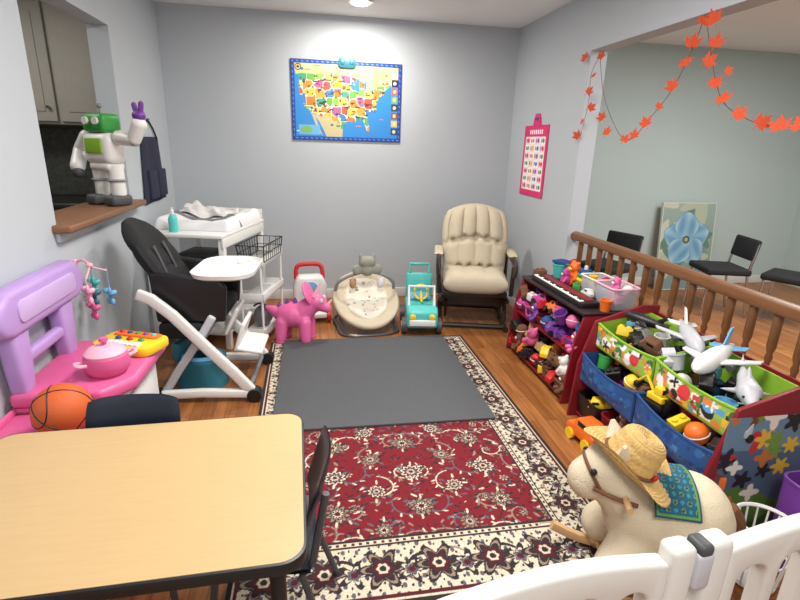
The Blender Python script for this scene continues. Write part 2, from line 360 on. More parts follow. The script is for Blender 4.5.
def inpoly(X, Y, P):
    r = np.zeros(X.shape, bool)
    for i in range(len(P)):
        x0, y0 = P[i]; x1, y1 = P[i-1]
        if y0 == y1: continue
        r ^= ((y0 > Y) != (y1 > Y)) & (X < (x1-x0)*(Y-y0)/(y1-y0)+x0)
    return r
MW, MH = .94, .64
def map_fn(X, Y):
    img = np.zeros(X.shape+(3,)); img[:] = (46, 136, 210); rg = np.random.RandomState(11)
    lon = (X-.048)/.80*59-125.5; lat = (Y-.065)/.475*25+24.5
    can = inpoly(lon, lat, CAN); img[can] = (206, 200, 150); img[can & (np.sin(lon*.5)+np.sin(lat*1.3) > .4)] = (190, 204, 130); img[can & (np.sin(lon*.5+2) > .8)] = (226, 190, 120)
    img[inpoly(lon, lat, MEX)] = (196, 186, 140)
    us = inpoly(lon, lat, USA)
    gx_, gy_ = np.meshgrid(np.linspace(-123, -69, 11), np.linspace(27, 48, 7)); sx = (gx_+rg.uniform(-2, 2, gx_.shape)).ravel(); sy = (gy_+rg.uniform(-1.2, 1.2, gx_.shape)).ravel()
    pal = np.array([(232, 186, 56), (230, 138, 50), (100, 164, 74), (64, 130, 190), (212, 84, 62), (232, 204, 90), (60, 156, 130), (226, 156, 60), (178, 92, 146), (130, 180, 76), (226, 120, 50)])
    d = np.stack([np.maximum(np.abs(lon-a)*.8, np.abs(lat-c)) for a, c in zip(sx, sy)], -1); o = np.sort(d, -1); k = np.argmin(d, -1)
    img[us] = pal[(k*7+k//11) % len(pal)][us]; img[us & (o[..., 1]-o[..., 0] < .2)] = (240, 240, 230)
    ic = [(30, 60, 150), (180, 30, 40), (240, 240, 240), (40, 120, 60), (90, 50, 30)]
    for i in range(240):
        a, c = rg.uniform(-124, -69), rg.uniform(27, 49); r = rg.uniform(.25, .8)
        m = us & (np.hypot(lon-a, (lat-c)*1.3) < r) if i % 2 else us & (np.abs(lon-a) < r*1.8) & (np.abs(lat-c) < .28)
        img[m] = ic[i % 5] if i % 2 else (60, 44, 50)
    gl = (lat > 41.5) & (lat < 48) & (np.hypot((lon+86)/4, (lat-45)/3) < 1) & (np.sin(lon*1.2) > .3); img[gl] = (50, 130, 206)
    for i in range(34):
        a, c = rg.uniform(.05, .82), rg.uniform(.05, .60); r = rg.uniform(.006, .014)
        m = ~us & (np.hypot(X-a, (Y-c)*1.2) < r) if i % 2 else ~us & (np.abs(X-a) < r*2) & (np.abs(Y-c) < .004)
        img[m] = [(240, 240, 240), (60, 110, 170), (220, 120, 60), (70, 140, 80)][i % 4]
    for i in range(8):
        y0 = .06+i*.066; m = (X > .856) & (X < .91) & (Y > y0) & (Y < y0+.056); img[m] = [(40, 60, 110), (220, 190, 90), (150, 80, 60), (60, 60, 66), (120, 170, 90), (200, 90, 80), (34, 40, 60), (230, 220, 190)][i]
        m = (np.hypot(X-.883, Y-y0-.028) < .015); img[m] = (226, 210, 180)
    m = (Y > .045) & (Y < .125) & (X > .055) & (X < .235); img[m] = (110, 176, 224)
    m = (np.hypot((X-.12)/.05, (Y-.085)/.028) < 1); img[m] = (120, 180, 90)
    d = np.minimum(np.minimum(X, MW-X), np.minimum(Y, MH-Y)); img[d < .03] = (22, 66, 166); img[(d > .010) & (d < .019) & (np.sin((X+Y)*150) > .3)] = (86, 150, 216)
    for i in range(3):
        m = np.hypot(X-.06, Y-(MH-.06)) < .027-.008*i; img[m] = [(20, 40, 110), (250, 214, 60), (20, 40, 110)][i]
    img[d < .007] = (16, 44, 120)
    return img*.97
t = thing('wall_map', 'colourful blue framed USA map poster hanging on the back wall', 'poster', (-.125, YB-.006, 1.445))
paint('map_sheet', frame((0, 0, 0), (1, 0, 0), (0, 0, 1), (0, -1, 0)), MW, MH, 340, 240, map_fn, PAINTM, t, .005)
B().prism(rrect(.15, .085, .03, 4), frame((MW*.5, -.006, MH-.012), (1, 0, 0), (0, 0, 1), (0, -1, 0)), .014, .003).ball((MW*.5-.04, -.02, MH-.01), (.02, .006, .02)).ball((MW*.5+.04, -.02, MH-.01), (.02, .006, .02)).build('hanger', TEAL, t)
# ------------------------------------------------------------------ pink alphabet poster on right wall
PW, PH = .45, .57
def abc_fn(X, Y):
    img = np.zeros(X.shape+(3,)); img[:] = (222, 44, 112)
    m = (X > .035) & (X < PW-.035) & (Y > .05) & (Y < PH-.09); img[m] = (246, 236, 240)
    pal = [(220, 50, 60), (50, 120, 200), (250, 190, 40), (60, 160, 80), (150, 80, 170), (240, 130, 50)]
    cw, ch = (PW-.07)/4, (PH-.14)/7
    for i in range(4):
        for j in range(7):
            cx, cy = .035+cw*(i+.5), .05+ch*(j+.5); c = pal[(i*5+j*3) % 6]
            m = (np.abs(X-cx) < cw*.42) & (np.abs(Y-cy) < ch*.42); img[m] = (255, 250, 250) if (i+j) % 2 else (250, 214, 228)
            img[np.hypot((X-cx-.012)/1.1, Y-cy) < .018] = c; img[(np.abs(X-cx+.022) < .007) & (np.abs(Y-cy) < .015)] = (40, 40, 60)
    m = (X > .1) & (X < PW-.1) & (Y > PH-.07) & (Y < PH-.035); img[m & (np.sin(X*170) > -.4)] = (255, 240, 250)
    return img
t = thing('alphabet_chart', 'pink hanging alphabet picture chart on the right wall near the corner', 'poster', (XR-.003, 4.31, 1.04))
paint('chart_sheet', frame((0, 0, 0), (0, -1, 0), (0, 0, 1), (-1, 0, 0)), PW, PH, 130, 170, abc_fn, PAINTM, t, .006)
P = [(-.07, 0), (.07, 0), (.06, .06), (.035, .1), (-.035, .1), (-.06, .06)]
B().prism(P, frame((-.001, -PW/2, PH-.01), (0, -1, 0), (0, 0, 1), (-1, 0, 0)), .008, .002).build('hanger_tab', HOTP, t)
B().prism(rrect(.07, .022, .01, 4), frame((-.009, -PW/2, PH+.05), (0, -1, 0), (0, 0, 1), (-1, 0, 0)), .004).build('speaker_slot', PURP, t)
# ------------------------------------------------------------------ maple leaf garland
t = thing('leaf_garland', 'orange maple leaf garland draped along the header above the railing', 'garland', (0, 0, 0))
st = [[(600, 55), (591, 75), (589, 100), (580, 138)], [(600, 55), (605, 100), (625, 140), (650, 118), (675, 85), (695, 42), (706, 14)], [(706, 14), (712, 60), (722, 100), (745, 118), (770, 126), (802, 127), (850, 120), (905, 40)]]
org = gx(600, 55, XR-.012); t.location = org
for s in st: B().tube([gx(x, y, XR-.012)-org for x, y in s], .0016, 6, sub=6).build('cord', CORD, t)
LO = [(90, 1), (76, .6), (66, .72), (58, .42), (40, .9), (22, .58), (14, .62), (5, .4), (-15, .6), (-40, .35), (-85, .2), (-95, .2), (-140, .35), (195, .6), (175, .4), (166, .62), (158, .58), (140, .9), (122, .42), (114, .72), (104, .6)]
def leaf_mesh():
    bm = B(); c = bm.bm.verts.new((0, 0, .004)); vs = [bm.bm.verts.new((r*cos(R(a)), r*sin(R(a)), -.12*r*r)) for a, r in LO]
    for i in range(len(vs)): bm.bm.faces.new((c, vs[i], vs[(i+1) % len(vs)]))
    bm.tube([(0, -.15, 0), (0, -.6, .06)], .025, 5); return bm
lp = None
for px, py in [(600, 57), (585, 58), (593, 76), (588, 92), (590, 108), (578, 136), (582, 122), (602, 118), (606, 133), (624, 140), (634, 136), (646, 124), (658, 107), (673, 87), (684, 64), (692, 44), (715, 44), (707, 62), (704, 22), (714, 20), (722, 100), (713, 84), (737, 115), (760, 124), (779, 127), (727, 72), (800, 126), (830, 122), (865, 105)]:
    small = px in (727, 658, 593, 582)
    p = gx(px, py, XR-.03)-org; s = .034 if small else (random.uniform(.052, .060) if px > 665 else random.uniform(.048, .056))
    if lp is None: lp = leaf_mesh().build('leaf', LEAF, t); o = lp
    else: o = lp.copy(); C.objects.link(o)
    o.location = p; o.scale = (s, s, s); o.rotation_euler = (R(80+random.uniform(-20, 20)), R(random.uniform(-60, 60)), R(-60+random.uniform(-20, 20)))
# ------------------------------------------------------------------ railing
t = thing('stair_railing', 'brown wooden railing with turned balusters behind the toy organizers', 'railing', (1.925, 2.0, 0))
B().prism([(-.032, 0), (.032, 0), (.036, .02), (.03, .045), (.012, .055), (-.012, .055), (-.03, .045), (-.036, .02)], frame((0, -1.3, .80), (1, 0, 0), (0, 0, 1), (0, 1, 0)), 2.68, .004).build('handrail', RAILW, t)
B().bx(-.04, .04, -1.3, 1.38, .0, .05, .006).build('bottom_rail', RAILW, t)
B().bx(-.045, .045, -1.39, -1.3, 0, .95, .008).lathe([(.05, .94), (.055, .97), (.03, .985), (.045, 1.02), (.03, 1.06), (.005, 1.07)], (0, -1.345, 0), 16).build('newel_post', RAILW, t)
prof = [(.02, .05), (.02, .16), (.012, .18), (.019, .2), (.013, .22), (.02, .3), (.021, .36), (.015, .48), (.011, .58), (.016, .6), (.011, .62), (.019, .65), (.019, .8)]
o = None
for i in range(21):
    if o is None: o = B().lathe(prof, n=12).build('baluster', RAILW, t); q = o
    else: q = o.copy(); C.objects.link(q)
    q.location = (0, -1.2+i*.124, 0)
# ------------------------------------------------------------------ other room beyond the railing
def art_fn(X, Y):
    img = np.zeros(X.shape+(3,)); rg = np.random.RandomState(2)
    img[:] = np.array((116, 138, 132))+(Y/.93)[..., None]*np.array((30, 26, 24))
    for i in range(30):
        cx, cy, a = rg.uniform(0, .62), rg.uniform(0, .93), rg.uniform(0, 3); u = (X-cx)*cos(a)+(Y-cy)*sin(a); v = -(X-cx)*sin(a)+(Y-cy)*cos(a)
        img[(u/.15)**2+(v/.045)**2 < 1] = [(96, 124, 108), (168, 178, 156), (116, 140, 142), (186, 190, 172)][i % 4]
    cx, cy = .31, .54
    for k in (0, 2, 4, 1, 3):
        a = k*2*PI/5+.35; px, py = cx+.125*cos(a), cy+.14*sin(a); u = (X-px)*cos(a)+(Y-py)*sin(a); v = -(X-px)*sin(a)+(Y-py)*cos(a)
        e = (u/.155)**2+(v/(.125+.02*np.cos(u*20)))**2; m = e < 1
        sh = np.clip(.35+.5*e+.25*np.cos(v*46+u*8), 0, 1)[..., None]; col = np.array((84, 132, 168))*(1-sh)+np.array((160, 194, 210))*sh
        img[m] = col[m]; img[(e > .95) & (e < 1.03)] = (92, 126, 150)
    D = np.hypot(X-cx, Y-cy); img[D < .042] = (64, 84, 84); img[D < .022] = (170, 166, 110)
    e = np.minimum(np.minimum(X, .64-X), np.minimum(Y, .93-Y)); img[e < .008] = (206, 208, 200)
    return img
t = thing('canvas_painting', 'large canvas painting of a blue flower leaning on the far wall', 'painting', (3.66, 4.66, 0), rot=(-7, 0, 0))
paint('canvas', frame((0, 0, 0), (1, 0, 0), (0, 0, 1), (0, -1, 0)), .64, .93, 130, 190, art_fn, CANVASM, t, .03)
B().bx(.01, .63, 0, .012, .01, .92).build('stretcher_frame', PINE, t)
def dining_chair(label, loc, rz):
    t = thing('dining_chair', label, 'chair', loc, rz)
    B().box((0, 0, .42), (.38, .38, .06), .02).build('seat', BLKFAB, t)
    B().box((-.19, 0, .62), (.04, .36, .19), .018, (0, -8, 0)).build('backrest', BLKFAB, t)
    for s in (-1, 1):
        B().tube([(.17, s*.17, 0), (.16, s*.17, .39)], .012).build('leg', CHROME, t)
        B().tube([(-.22, s*.17, 0), (-.16, s*.17, .4), (-.2, s*.17, .68)], .012).build('leg', CHROME, t)
    return t
c0 = dining_chair('black dining chair with chrome legs left of the flower painting', (2.66, 4.05, 0), 200)
dup(c0, (3.72, 3.92, 0), 165, 'black dining chair with chrome legs right of the flower painting')
dup(c0, (4.12, 3.55, 0), 120, 'black dining chair with chrome legs, farthest right behind the railing')
# kitchen beyond the pass-through
t = thing('kitchen_cabinet', 'tan upper kitchen cabinet with panel doors beyond the pass-through', 'cabinet', (-2.2, 4.58, 1.5))
KC = mat('tan_cabinet_paint', (178, 174, 164), .6, var=.05); KCD = mat('dark_tan_cabinet', (104, 98, 88), .6)  # upper cabinet tan, then an even darker tan for the base cabinet body
B().bx(-.7, .9, -.16, .16, 0, .85, .004).build('body', KC, t)
for i in range(3):
    x = -.68+i*.525
    d = B().bx(x, x+.505, -.185, -.161, .02, .83, .006).bx(x+.07, x+.435, -.192, -.185, .09, .76, .006).build('door', KC, t)
    B().cyl((x+.46, -.19, .12), (x+.46, -.215, .12), .012).build('knob', CHROME, d)
t = thing('kitchen_counter', 'dark base cabinet and speckled counter beyond the pass-through', 'counter', (-2.1, 4.4, 0))
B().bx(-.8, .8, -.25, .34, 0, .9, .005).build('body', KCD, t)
B().bx(-.82, .82, -.28, .345, .9, .94, .008).build('counter_top', mat('speckled_granite', (44, 44, 42), .3, var=.7, scale=90), t)
tag(B().bx(-.8, .8, 0, .02, 0, .54).build('tile_backsplash', mat('dark_tile', (78, 80, 76), .3, var=.8, scale=30), loc=(-2.1, 4.725, .945)), 'dark mottled tile backsplash above the kitchen counter', 'backsplash')
# ------------------------------------------------------------------ generic toy robot on sill (plain stand-in)
t = thing('toy_robot', 'white toy robot with green head, one arm raised, on the window sill', 'toy', (-1.165, 3.3, 1.035), -32); t.scale = (1.08, 1.08, 1.04)
for s in (-1, 1):
    l = B().cyl((s*.065, 0, .045), (s*.055, 0, .22), .036, .042).build('leg', WHITE, t)
    B().box((s*.068, -.015, .03), (.085, .13, .06), .02).build('foot', DGREY, l)
    B().tube([(s*.06+.043*cos(a*PI/8), .043*sin(a*PI/8), .14) for a in range(16)], .008, 6, True).build('knee_ring', GREYP, l)
B().box((0, 0, .31), (.20, .13, .17), .04).box((0, 0, .215), (.15, .11, .05), .02).build('torso', WHITE, t)
B().box((0, -.066, .325), (.12, .014, .08), .006).build('chest_panel', LIME, t)
h = B().box((0, 0, .445), (.16, .12, .10), .025).build('head', GREEN, t)
for s in (-1, 1): B().cyl((s*.036, -.058, .455), (s*.036, -.072, .455), .02).build('eye', WHITE, h)
B().cyl((0, 0, .49), (0, 0, .53), .006).ball((0, 0, .535), .014).build('antenna', GREYP, h)
a = B().cap((.12, 0, .37), (.22, 0, .36), .04, .034).cap((.22, 0, .36), (.27, 0, .44), .034, .038).build('arm', WHITE, t)
B().ball((.275, 0, .485), (.036, .03, .03)).cap((.26, 0, .5), (.25, 0, .54), .013).cap((.29, 0, .5), (.298, 0, .545), .013).build('hand', PURP, a)
a = B().cap((-.12, 0, .37), (-.19, 0, .30), .04, .034).cap((-.19, 0, .30), (-.15, -.06, .21), .034, .038).build('arm', WHITE, t)
B().ball((-.14, -.07, .18), (.03, .03, .032)).build('hand', DGREY, a)
# hanging navy apron organiser
t = thing('wall_organizer', 'navy cloth pocket organizer hanging by straps on the left wall near the corner', 'organizer', (XL+.002, 4.08, .97))
def sheet(u, v, s): return Vector((.006+.014*(s > 0)*(1-u**8)*(1-v**8)+.006*sin(6*u), u*(.25-.035*v), .23+.23*v))
B().pillow(sheet, 16, 14).build('panel', NAVYF, t)
for i in range(2): B().box((.03, -.11+i*.22, .13), (.028, .19, .2), .01).build('pocket', NAVYF, t)
for s in (-1, 1): B().tube([(.01, s*.17, .45), (.008, s*.1, .52), (.006, 0, .58)], .007, 6, sub=4).build('strap', NAVYF, t)
B().cyl((-.002, 0, .58), (.02, 0, .58), .008).build('hook', CHROME, t)
# ------------------------------------------------------------------ glider chair
t = thing('glider_chair', 'cream cushioned glider chair with dark wood frame in the back corner', 'chair', (1.36, 3.97, 0), -14); t.scale = (.89, .95, .98)
BTN = [(-.68, .2), (-.34, .28), (0, .31), (.34, .28), (.68, .2), (-.5, -.35), (-.17, -.33), (.17, -.33), (.5, -.35)]
def backc(u, v, s):
    f = (v+1)/2; x = u*math.sqrt(max(0, 1-.42*max(0, v)**2.6)); w = .255+.085*f**.8
    z = .37*v*(1-.17*u*u*max(0, v))
    ch = abs(cos(PI*2.5*u+PI/2)); puff = .66+.34*ch**.55 if v > .2 else .84+.16*abs(cos(PI*2*u+PI/2))**.6
    row = 1-.30*math.exp(-((v-.29+.2*u*u)/.05)**2)-.24*math.exp(-((v+.34)/.05)**2)
    bt = sum(math.exp(-(((u-a)/.075)**2+((v-c)/.065)**2)) for a, c in BTN)
    th = .125*max(0, (1-abs(u)**4)*(1-abs(v)**5))**.5*((puff*row*(1-.55*min(1, bt))) if s > 0 else .7)
    return Vector((w*x, -s*th+.20*z/.33*.62+.01, z+.62))
B().pillow(backc, 70, 56).build('back_cushion', CREAM, t, 80)
BTNM = mat('tan_button', (160, 146, 122), .9)
for i, (a, c) in enumerate(BTN):
    p = backc(a, c, 1); B().ball((p.x, p.y-.003, p.z), (.012, .007, .012), n=8).build('button', BTNM, t)
def seatc(u, v, s):
    g = .86+.14*abs(cos(PI*1.5*u))**.6 if s > 0 else 1
    bt = sum(math.exp(-(((u-k)/.07)**2+((v-.1)/.08)**2)) for k in (-.33, .33)) if s > 0 else 0
    return Vector((.29*u, -.12+.28*v, .40+s*.10*max(0, (1-abs(u)**5)*(1-abs(v)**5))**.45*g*(1-.35*bt)))
B().pillow(seatc, 44, 36).build('seat_cushion', CREAM, t, 80)
B().box((0, .2, .56), (.44, .03, .6), .01, (-19, 0, 0)).bx(-.29, .29, -.34, .16, .285, .33, .008).build('seat_frame', DARKW, t)
for s in (-1, 1):
    a = B().tube([(s*.335, -.36, .47), (s*.34, -.33, .555), (s*.335, -.1, .585), (s*.325, .2, .57)], .026, 8, sub=4, flat=(1.35, .75)).tube([(s*.325, -.31, .30), (s*.33, -.31, .54)], .02).tube([(s*.325, .12, .30), (s*.325, .14, .56)], .02).build('armrest', DARKW, t)
    def pad_(u, v, q, s=s): return Vector((s*.335+.042*u, -.05+.17*v, .606+q*.022*max(0, (1-u**4)*(1-v**6))**.5))
    B().pillow(pad_, 10, 16).build('arm_pad', CREAM, a)
    B().tube([(s*.30, -.37, .025), (s*.30, .32, .025)], .026, 8).tube([(s*.30, -.22, .03), (s*.30, -.15, .27)], .018).tube([(s*.30, .16, .03), (s*.30, .06, .27)], .018).tube([(s*.30, -.30, .245), (s*.30, .2, .245)], .02).build('runner', DARKW, t)
    B().tube([(s*.25, -.27, .235), (s*.25, -.2, .07)], .012).build('swing_link', DARKW, t)
B().tube([(-.31, -.31, .03), (.31, -.31, .03)], .02).build('cross_bar', DARKW, t)
B().tube([(-.31, .25, .03), (.31, .25, .03)], .02).build('cross_bar', DARKW, t)
B().bx(-.30, .30, -.26, -.235, .19, .285, .006).build('front_rail', DARKW, t)
# ------------------------------------------------------------------ baby bouncer
t = thing('baby_bouncer', 'cream baby bouncer seat with toy bar on the floor against back wall', 'bouncer', (.43, 3.90, 0), 4); t.scale = (.93, .95, .96)
WIRE = mat('grey_steel_tube', (120, 122, 124), .3, metal=.8)
B().tube([(-.2, -.3, .012), (.2, -.3, .012), (.25, -.1, .012), (.22, .22, .012), (-.22, .22, .012), (-.25, -.1, .012)], .011, 8, True, 5).build('wire_base', WIRE, t)
for s in (-1, 1): B().tube([(s*.2, -.3, .02), (s*.24, -.1, .10), (s*.25, .05, .22), (s*.2, .2, .34)], .01, 8, sub=5).build('side_wire', WIRE, t)
def bowl(u, v, s, rx, ry, dep, th, cy, cz, al, puff=0):
    x = u*math.sqrt(1-v*v/2); y = v*math.sqrt(1-u*u/2); r2 = min(1, x*x+y*y)
    z = dep*r2*r2+s*th*math.sqrt(max(0, 1-r2**3))*(1-puff*(.5+.5*cos(13*y))*(.4+.6*cos(3*x)**2)); yy = ry*y
    return Vector((rx*x, cy+yy*cos(al)-z*sin(al), cz+yy*sin(al)+z*cos(al)))
AL = R(33)
B().pillow(lambda u, v, s: bowl(u, v, s, .29, .32, .07, .06, -.02, .185, AL, .18 if s > 0 else 0), 34, 34).build('seat', CREAM, t, 80)
ins_fn = confetti(21, (226, 218, 204), [(168, 168, 160), (120, 120, 118), (196, 176, 140), (150, 170, 164), (226, 218, 204)], 46, .006, .017)
o = paint('seat_insert', frame((0, 0, 0), (1, 0, 0), (0, 1, 0), (0, 0, 1)), .36, .46, 60, 80, ins_fn, CLOTHM, t, 0)
for v in o.data.vertices: v.co = bowl(v.co.x/.18-1, v.co.y/.23-1, 1, .19, .23, .03, .055, -.04, .217, AL, .3)
o.data.shade_smooth()
tb = B().tube([(-.26, .02, .28), (-.22, -.04, .40), (0, -.08, .48), (.22, -.04, .40), (.26, .02, .28)], .014, 8, sub=6).build('toy_bar', GREYP, t)
for x, z, m in ((-.12, .38, TANP), (.12, .38, OFFW)):
    B().ball((x, -.08, z), (.03, .028, .04)).ball((x-.018, -.08, z+.036), .012, n=8).ball((x+.018, -.08, z+.036), .012, n=8).cyl((x, -.08, z+.03), (x, -.077, .455), .003, n=6).build('hanging_toy', m, tb)
GPL = mat('grey_plush', (146, 148, 136), .95, bump=.5)
pl = blob('plush_owl', [('b', (0, -.09, .50), (.06, .045, .055)), ('b', (0, -.09, .565), (.075, .05, .05)), ('b', (-.055, -.09, .61), (.018, .015, .028)), ('b', (.055, -.09, .61), (.018, .015, .028)), ('b', (-.085, -.09, .50), (.045, .02, .045), (0, 25, 0)), ('b', (.085, -.09, .50), (.045, .02, .045), (0, -25, 0))], GPL, None, .008, 3); pl.parent = tb
# ------------------------------------------------------------------ aqua ride-on car
t = thing('ride_on_car', 'aqua toddler ride-on car with pink wheels beside the glider chair', 'toy car', (.87, 3.78, .0), -8)
B().prism([(-.25, .07), (.25, .07), (.25, .16), (.2, .2), (-.02, .22), (-.1, .22), (-.2, .24), (-.25, .2)], frame((-.12, 0, 0), (0, 1, 0), (0, 0, 1), (1, 0, 0)), .24, .025, 3).build('body', AQUA, t)
B().box((0, .22, .30), (.22, .035, .2), .015, (-8, 0, 0)).build('seat_back', AQUA, t)
B().box((0, .1, .235), (.17, .16, .03), .012).build('seat', LBLUE, t)
w = B().tube([(-.1, -.12, .21), (-.1, -.06, .36), (.1, -.06, .36), (.1, -.12, .21)], .013, 8).build('windshield_frame', WHITE, t)
B().tube([(0+.055*cos(a*PI/8), -.01+.02*sin(a*PI/8), .30+.055*sin(a*PI/8)) for a in range(16)], .009, 6, True).cyl((0, -.0, .3), (0, -.09, .24), .01).build('steering_wheel', YELLOW, t)
B().box((0, -.255, .12), (.2, .02, .05), .008).build('bumper', WHITE, t)
for s in (-1, 1):
    B().ball((s*.075, -.25, .165), (.025, .012, .025)).build('headlight', YELLOW, t)
    for y in (-.15, .17):
        wl = B().tube([(s*.12, y, .065), (s*.155, y, .065)], .065, 20).build('wheel', DGREY, t)
        B().tube([(s*.154, y, .065), (s*.16, y, .065)], .035, 14).build('hub', PINK, wl)
B().tube([(-.08, .23, .4), (-.08, .25, .47), (.08, .25, .47), (.08, .23, .4)], .013, 8).build('push_handle', AQUA, t)
# ------------------------------------------------------------------ red and white walker
t = thing('push_walker', 'chunky white push walker toy with red top handle by the back wall', 'toy', (-.01, 4.06, 0), 5)
B().prism([(-.135, .04), (.135, .04), (.135, .30), (.10, .38), (-.10, .38), (-.135, .30)], frame((0, -.05, 0), (1, 0, 0), (0, 0, 1), (0, 1, 0)), .13, .03, 3).build('body', WHITE, t)
B().tube([(-.11, .03, .34), (-.105, .05, .42), (-.07, .06, .455), (.07, .06, .455), (.105, .05, .42), (.11, .03, .34)], .018, 8, sub=4).build('handle', RED, t)
B().lathe([(.001, 0), (.065, 0), (.065, .012), (.02, .02), (.001, .02)], n=20, M=Matrix.Rotation(R(90), 4, 'X'), c=(0, -.05, .27)).build('dial', LBLUE, t)
for i, m in enumerate((RED, YELLOW, GREEN, BLUE)): B().ball((-.075+.05*i, -.052, .15), (.02, .01, .02)).build('button', m, t)
for s in (-1, 1):
    for y in (-.1, .12): B().cyl((s*.125, y, .055), (s*.155, y, .055), .055, n=18).build('wheel', RED, t)
B().bx(-.125, .125, -.14, .15, .04, .09, .018).build('base', WHITE, t)
# ------------------------------------------------------------------ pink dinosaur hopper
t = thing('dinosaur_hopper', 'pink inflatable bouncy horned dinosaur standing beside the foam mat', 'toy', (-.11, 3.59, 0), -14); t.scale = (.88, .88, .92)
blob('body', [('b', (-.03, 0, .215), (.155, .115, .105)), ('c', (.06, 0, .25), (.13, 0, .31), .09, .075), ('b', (.165, 0, .335), (.085, .075, .072)), ('c', (.18, 0, .32), (.255, 0, .285), .06, .04),
     ('c', (-.14, 0, .22), (-.26, 0, .27), .065, .02)] + [('c', (x, s*.07, .17), (x*1.08, s*.085, .04), .055, .048) for x in (-.11, .085) for s in (-1, 1)], DINOP, t, .010, 4)
B().ball((.105, 0, .40), (.022, .115, .10), (0, -24, 0), 20).build('neck_frill', DINOP, t)
for s in (-1, 1):
    B().ball((.222, s*.055, .36), (.014, .009, .018)).build('eye', WHITE, t)
    B().lathe([(.02, -.02), (.013, .03), (.003, .08)], (.17, s*.045, .405), 10, Matrix.Rotation(R(20), 4, 'Y')).build('horn', LPINK, t)
    for x in (-.11, .085): B().lathe([(.046, 0), (.05, .01), (.047, .022)], (x*1.08, s*.085, 0), 14).build('foot_pad', DINOP, t)
B().lathe([(.018, -.02), (.011, .025), (.003, .055)], (.268, 0, .315), 10, Matrix.Rotation(R(35), 4, 'Y')).build('horn', LPINK, t)
for x, z in ((-.01, .325), (-.08, .315), (-.15, .28)): B().lathe([(.026, -.03), (.02, 0), (.006, .035)], (x, 0, z), 10).build('spike', PURP, t)
# ------------------------------------------------------------------ changing table
t = thing('changing_table', 'white open shelf changing table in the back left corner', 'changing table', (-.74, 3.88, 0), -15)
ZT = .82
for x in (-.26, .26):
    for y in (-.36, .36): B().bx(x-.02, x+.02, y-.02, y+.02, 0, ZT-.025, .004).build('leg', WHITE, t)
B().bx(-.28, .28, -.4, .4, ZT-.025, ZT, .006).build('table_top', WHITE, t)
for z in (.1, .46): B().bx(-.26, .26, -.37, .37, z, z+.02, .004).build('shelf', WHITE, t)
for s in (-1, 1): B().bx(s*.275-.006, s*.275+.006, -.39, .39, ZT-.09, ZT-.025, .003).build('side_rail', WHITE, t)
B().bx(-.27, .27, .385, .397, ZT, ZT+.08, .003).build('back_rail', WHITE, t)
t = thing('changing_pad', 'white contoured changing pad with raised edges on the changing table', 'pad', (-.74, 3.88, ZT), -15)
def pz(u, v):
    e = max(0, (1-abs(u)**10)*(1-abs(v)**12))**.4; return .002+(.04+.075*abs(u)**2.6+.03*max(0, v)**4+.006*sin(7*v+3*u)+.005*sin(9*u-4*v))*e
PY = lambda v: .058+.318*v
B().pillow(lambda u, v, s: Vector((.272*u, PY(v), pz(u, v) if s > 0 else .002)), 40, 36).build('pad', OFFW, t, 80)
B().tube([(.272*u, PY(-.35), pz(u, -.35)+.002) for u in (-1, -.8, -.5, -.2, .2, .5, .8, 1)], .016, 8, sub=3, flat=(.2, 1)).build('safety_strap', GREYP, t)
def cover(u, v, s):
    U = -.25+.70*u; V = .42+.48*v; e = max(0, (1-u**6)*(1-v**6))**.5
    return Vector((.272*U+.012*sin(5*v), PY(V)+.01*sin(6*u), pz(U, V)+.006+.006*(1+sin(6*u+2*v))+(.022+.013*sin(8*v-3*u)+.008*sin(11*u+5*v))*e*(s > 0)))
tag(B().pillow(cover, 36, 36).build('folded_blanket', mat('ivory_blanket', (212, 210, 210), .95, bump=.5), loc=(-.74, 3.88, ZT+.001), rot=(0, 0, -15)), 'rumpled soft white blanket on the far end of the changing pad', 'blanket')
t = thing('soap_bottle', 'teal squeeze bottle standing at the front edge of the changing table', 'bottle', (-.905, 3.58, ZT))
B().lathe([(.001, 0), (.028, 0), (.03, .01), (.03, .09), (.02, .115), (.012, .12)], n=18).build('body', AQUA, t)
B().lathe([(.013, .12), (.013, .145), (.006, .15), (.005, .165), (.001, .165)], n=12).build('cap', WHITE, t)
SX, SY = -.365, 3.775
t = thing('storage_cart', 'low white open cart under the black wire basket', 'cart', (SX, SY, 0), -15)
for x in (-.075, .075):
    for y in (-.22, .22): B().cyl((x, y, 0), (x, y, .60), .009, n=10).build('post', WHITE, t)
for z in (.05, .32, .58): B().bx(-.09, .09, -.235, .235, z, z+.018, .006).bx(-.09, .09, -.235, -.228, z, z+.06, .002).bx(-.09, .09, .228, .235, z, z+.06, .002).bx(.083, .09, -.235, .235, z, z+.06, .002).build('tray', WHITE, t)
t = thing('wire_basket', 'black wire basket standing on top of the white cart', 'basket', (SX, SY, .60), -15)
bk = B()
for z, k in ((.004, .9), (.06, .95), (.12, 1)): bk.tube([(.10*sx*k, .21*sy*k, z) for sx, sy in ((-1, -1), (1, -1), (1, 1), (-1, 1))], .0035 if z < .1 else .005, 6, True)
for i in range(9):
    y = -.2+.05*i
    for sx in (-1, 1): bk.tube([(sx*.09, y*.9, .004), (sx*.1, y, .12)], .0025, 5)
    bk.tube([(-.09, y*.9, .004), (.09, y*.9, .004)], .0025, 5)
for i in range(5):
    x = -.1+.05*i
    for sy in (-1, 1): bk.tube([(x*.9, sy*.19, .004), (x, sy*.21, .12)], .0025, 5)
bk.build('wire_body', BLACK, t)
t = thing('diaper_pack', 'soft grey bundled pack on the bottom tray of the white cart', 'bundle', (SX, SY-.02, .068), -15)
blob('body', [('b', (0, 0, .085), (.07, .11, .08)), ('b', (.01, -.06, .12), (.055, .07, .06))], mat('grey_cloth', (128, 128, 136), .9, bump=.4), t, .012, 4)
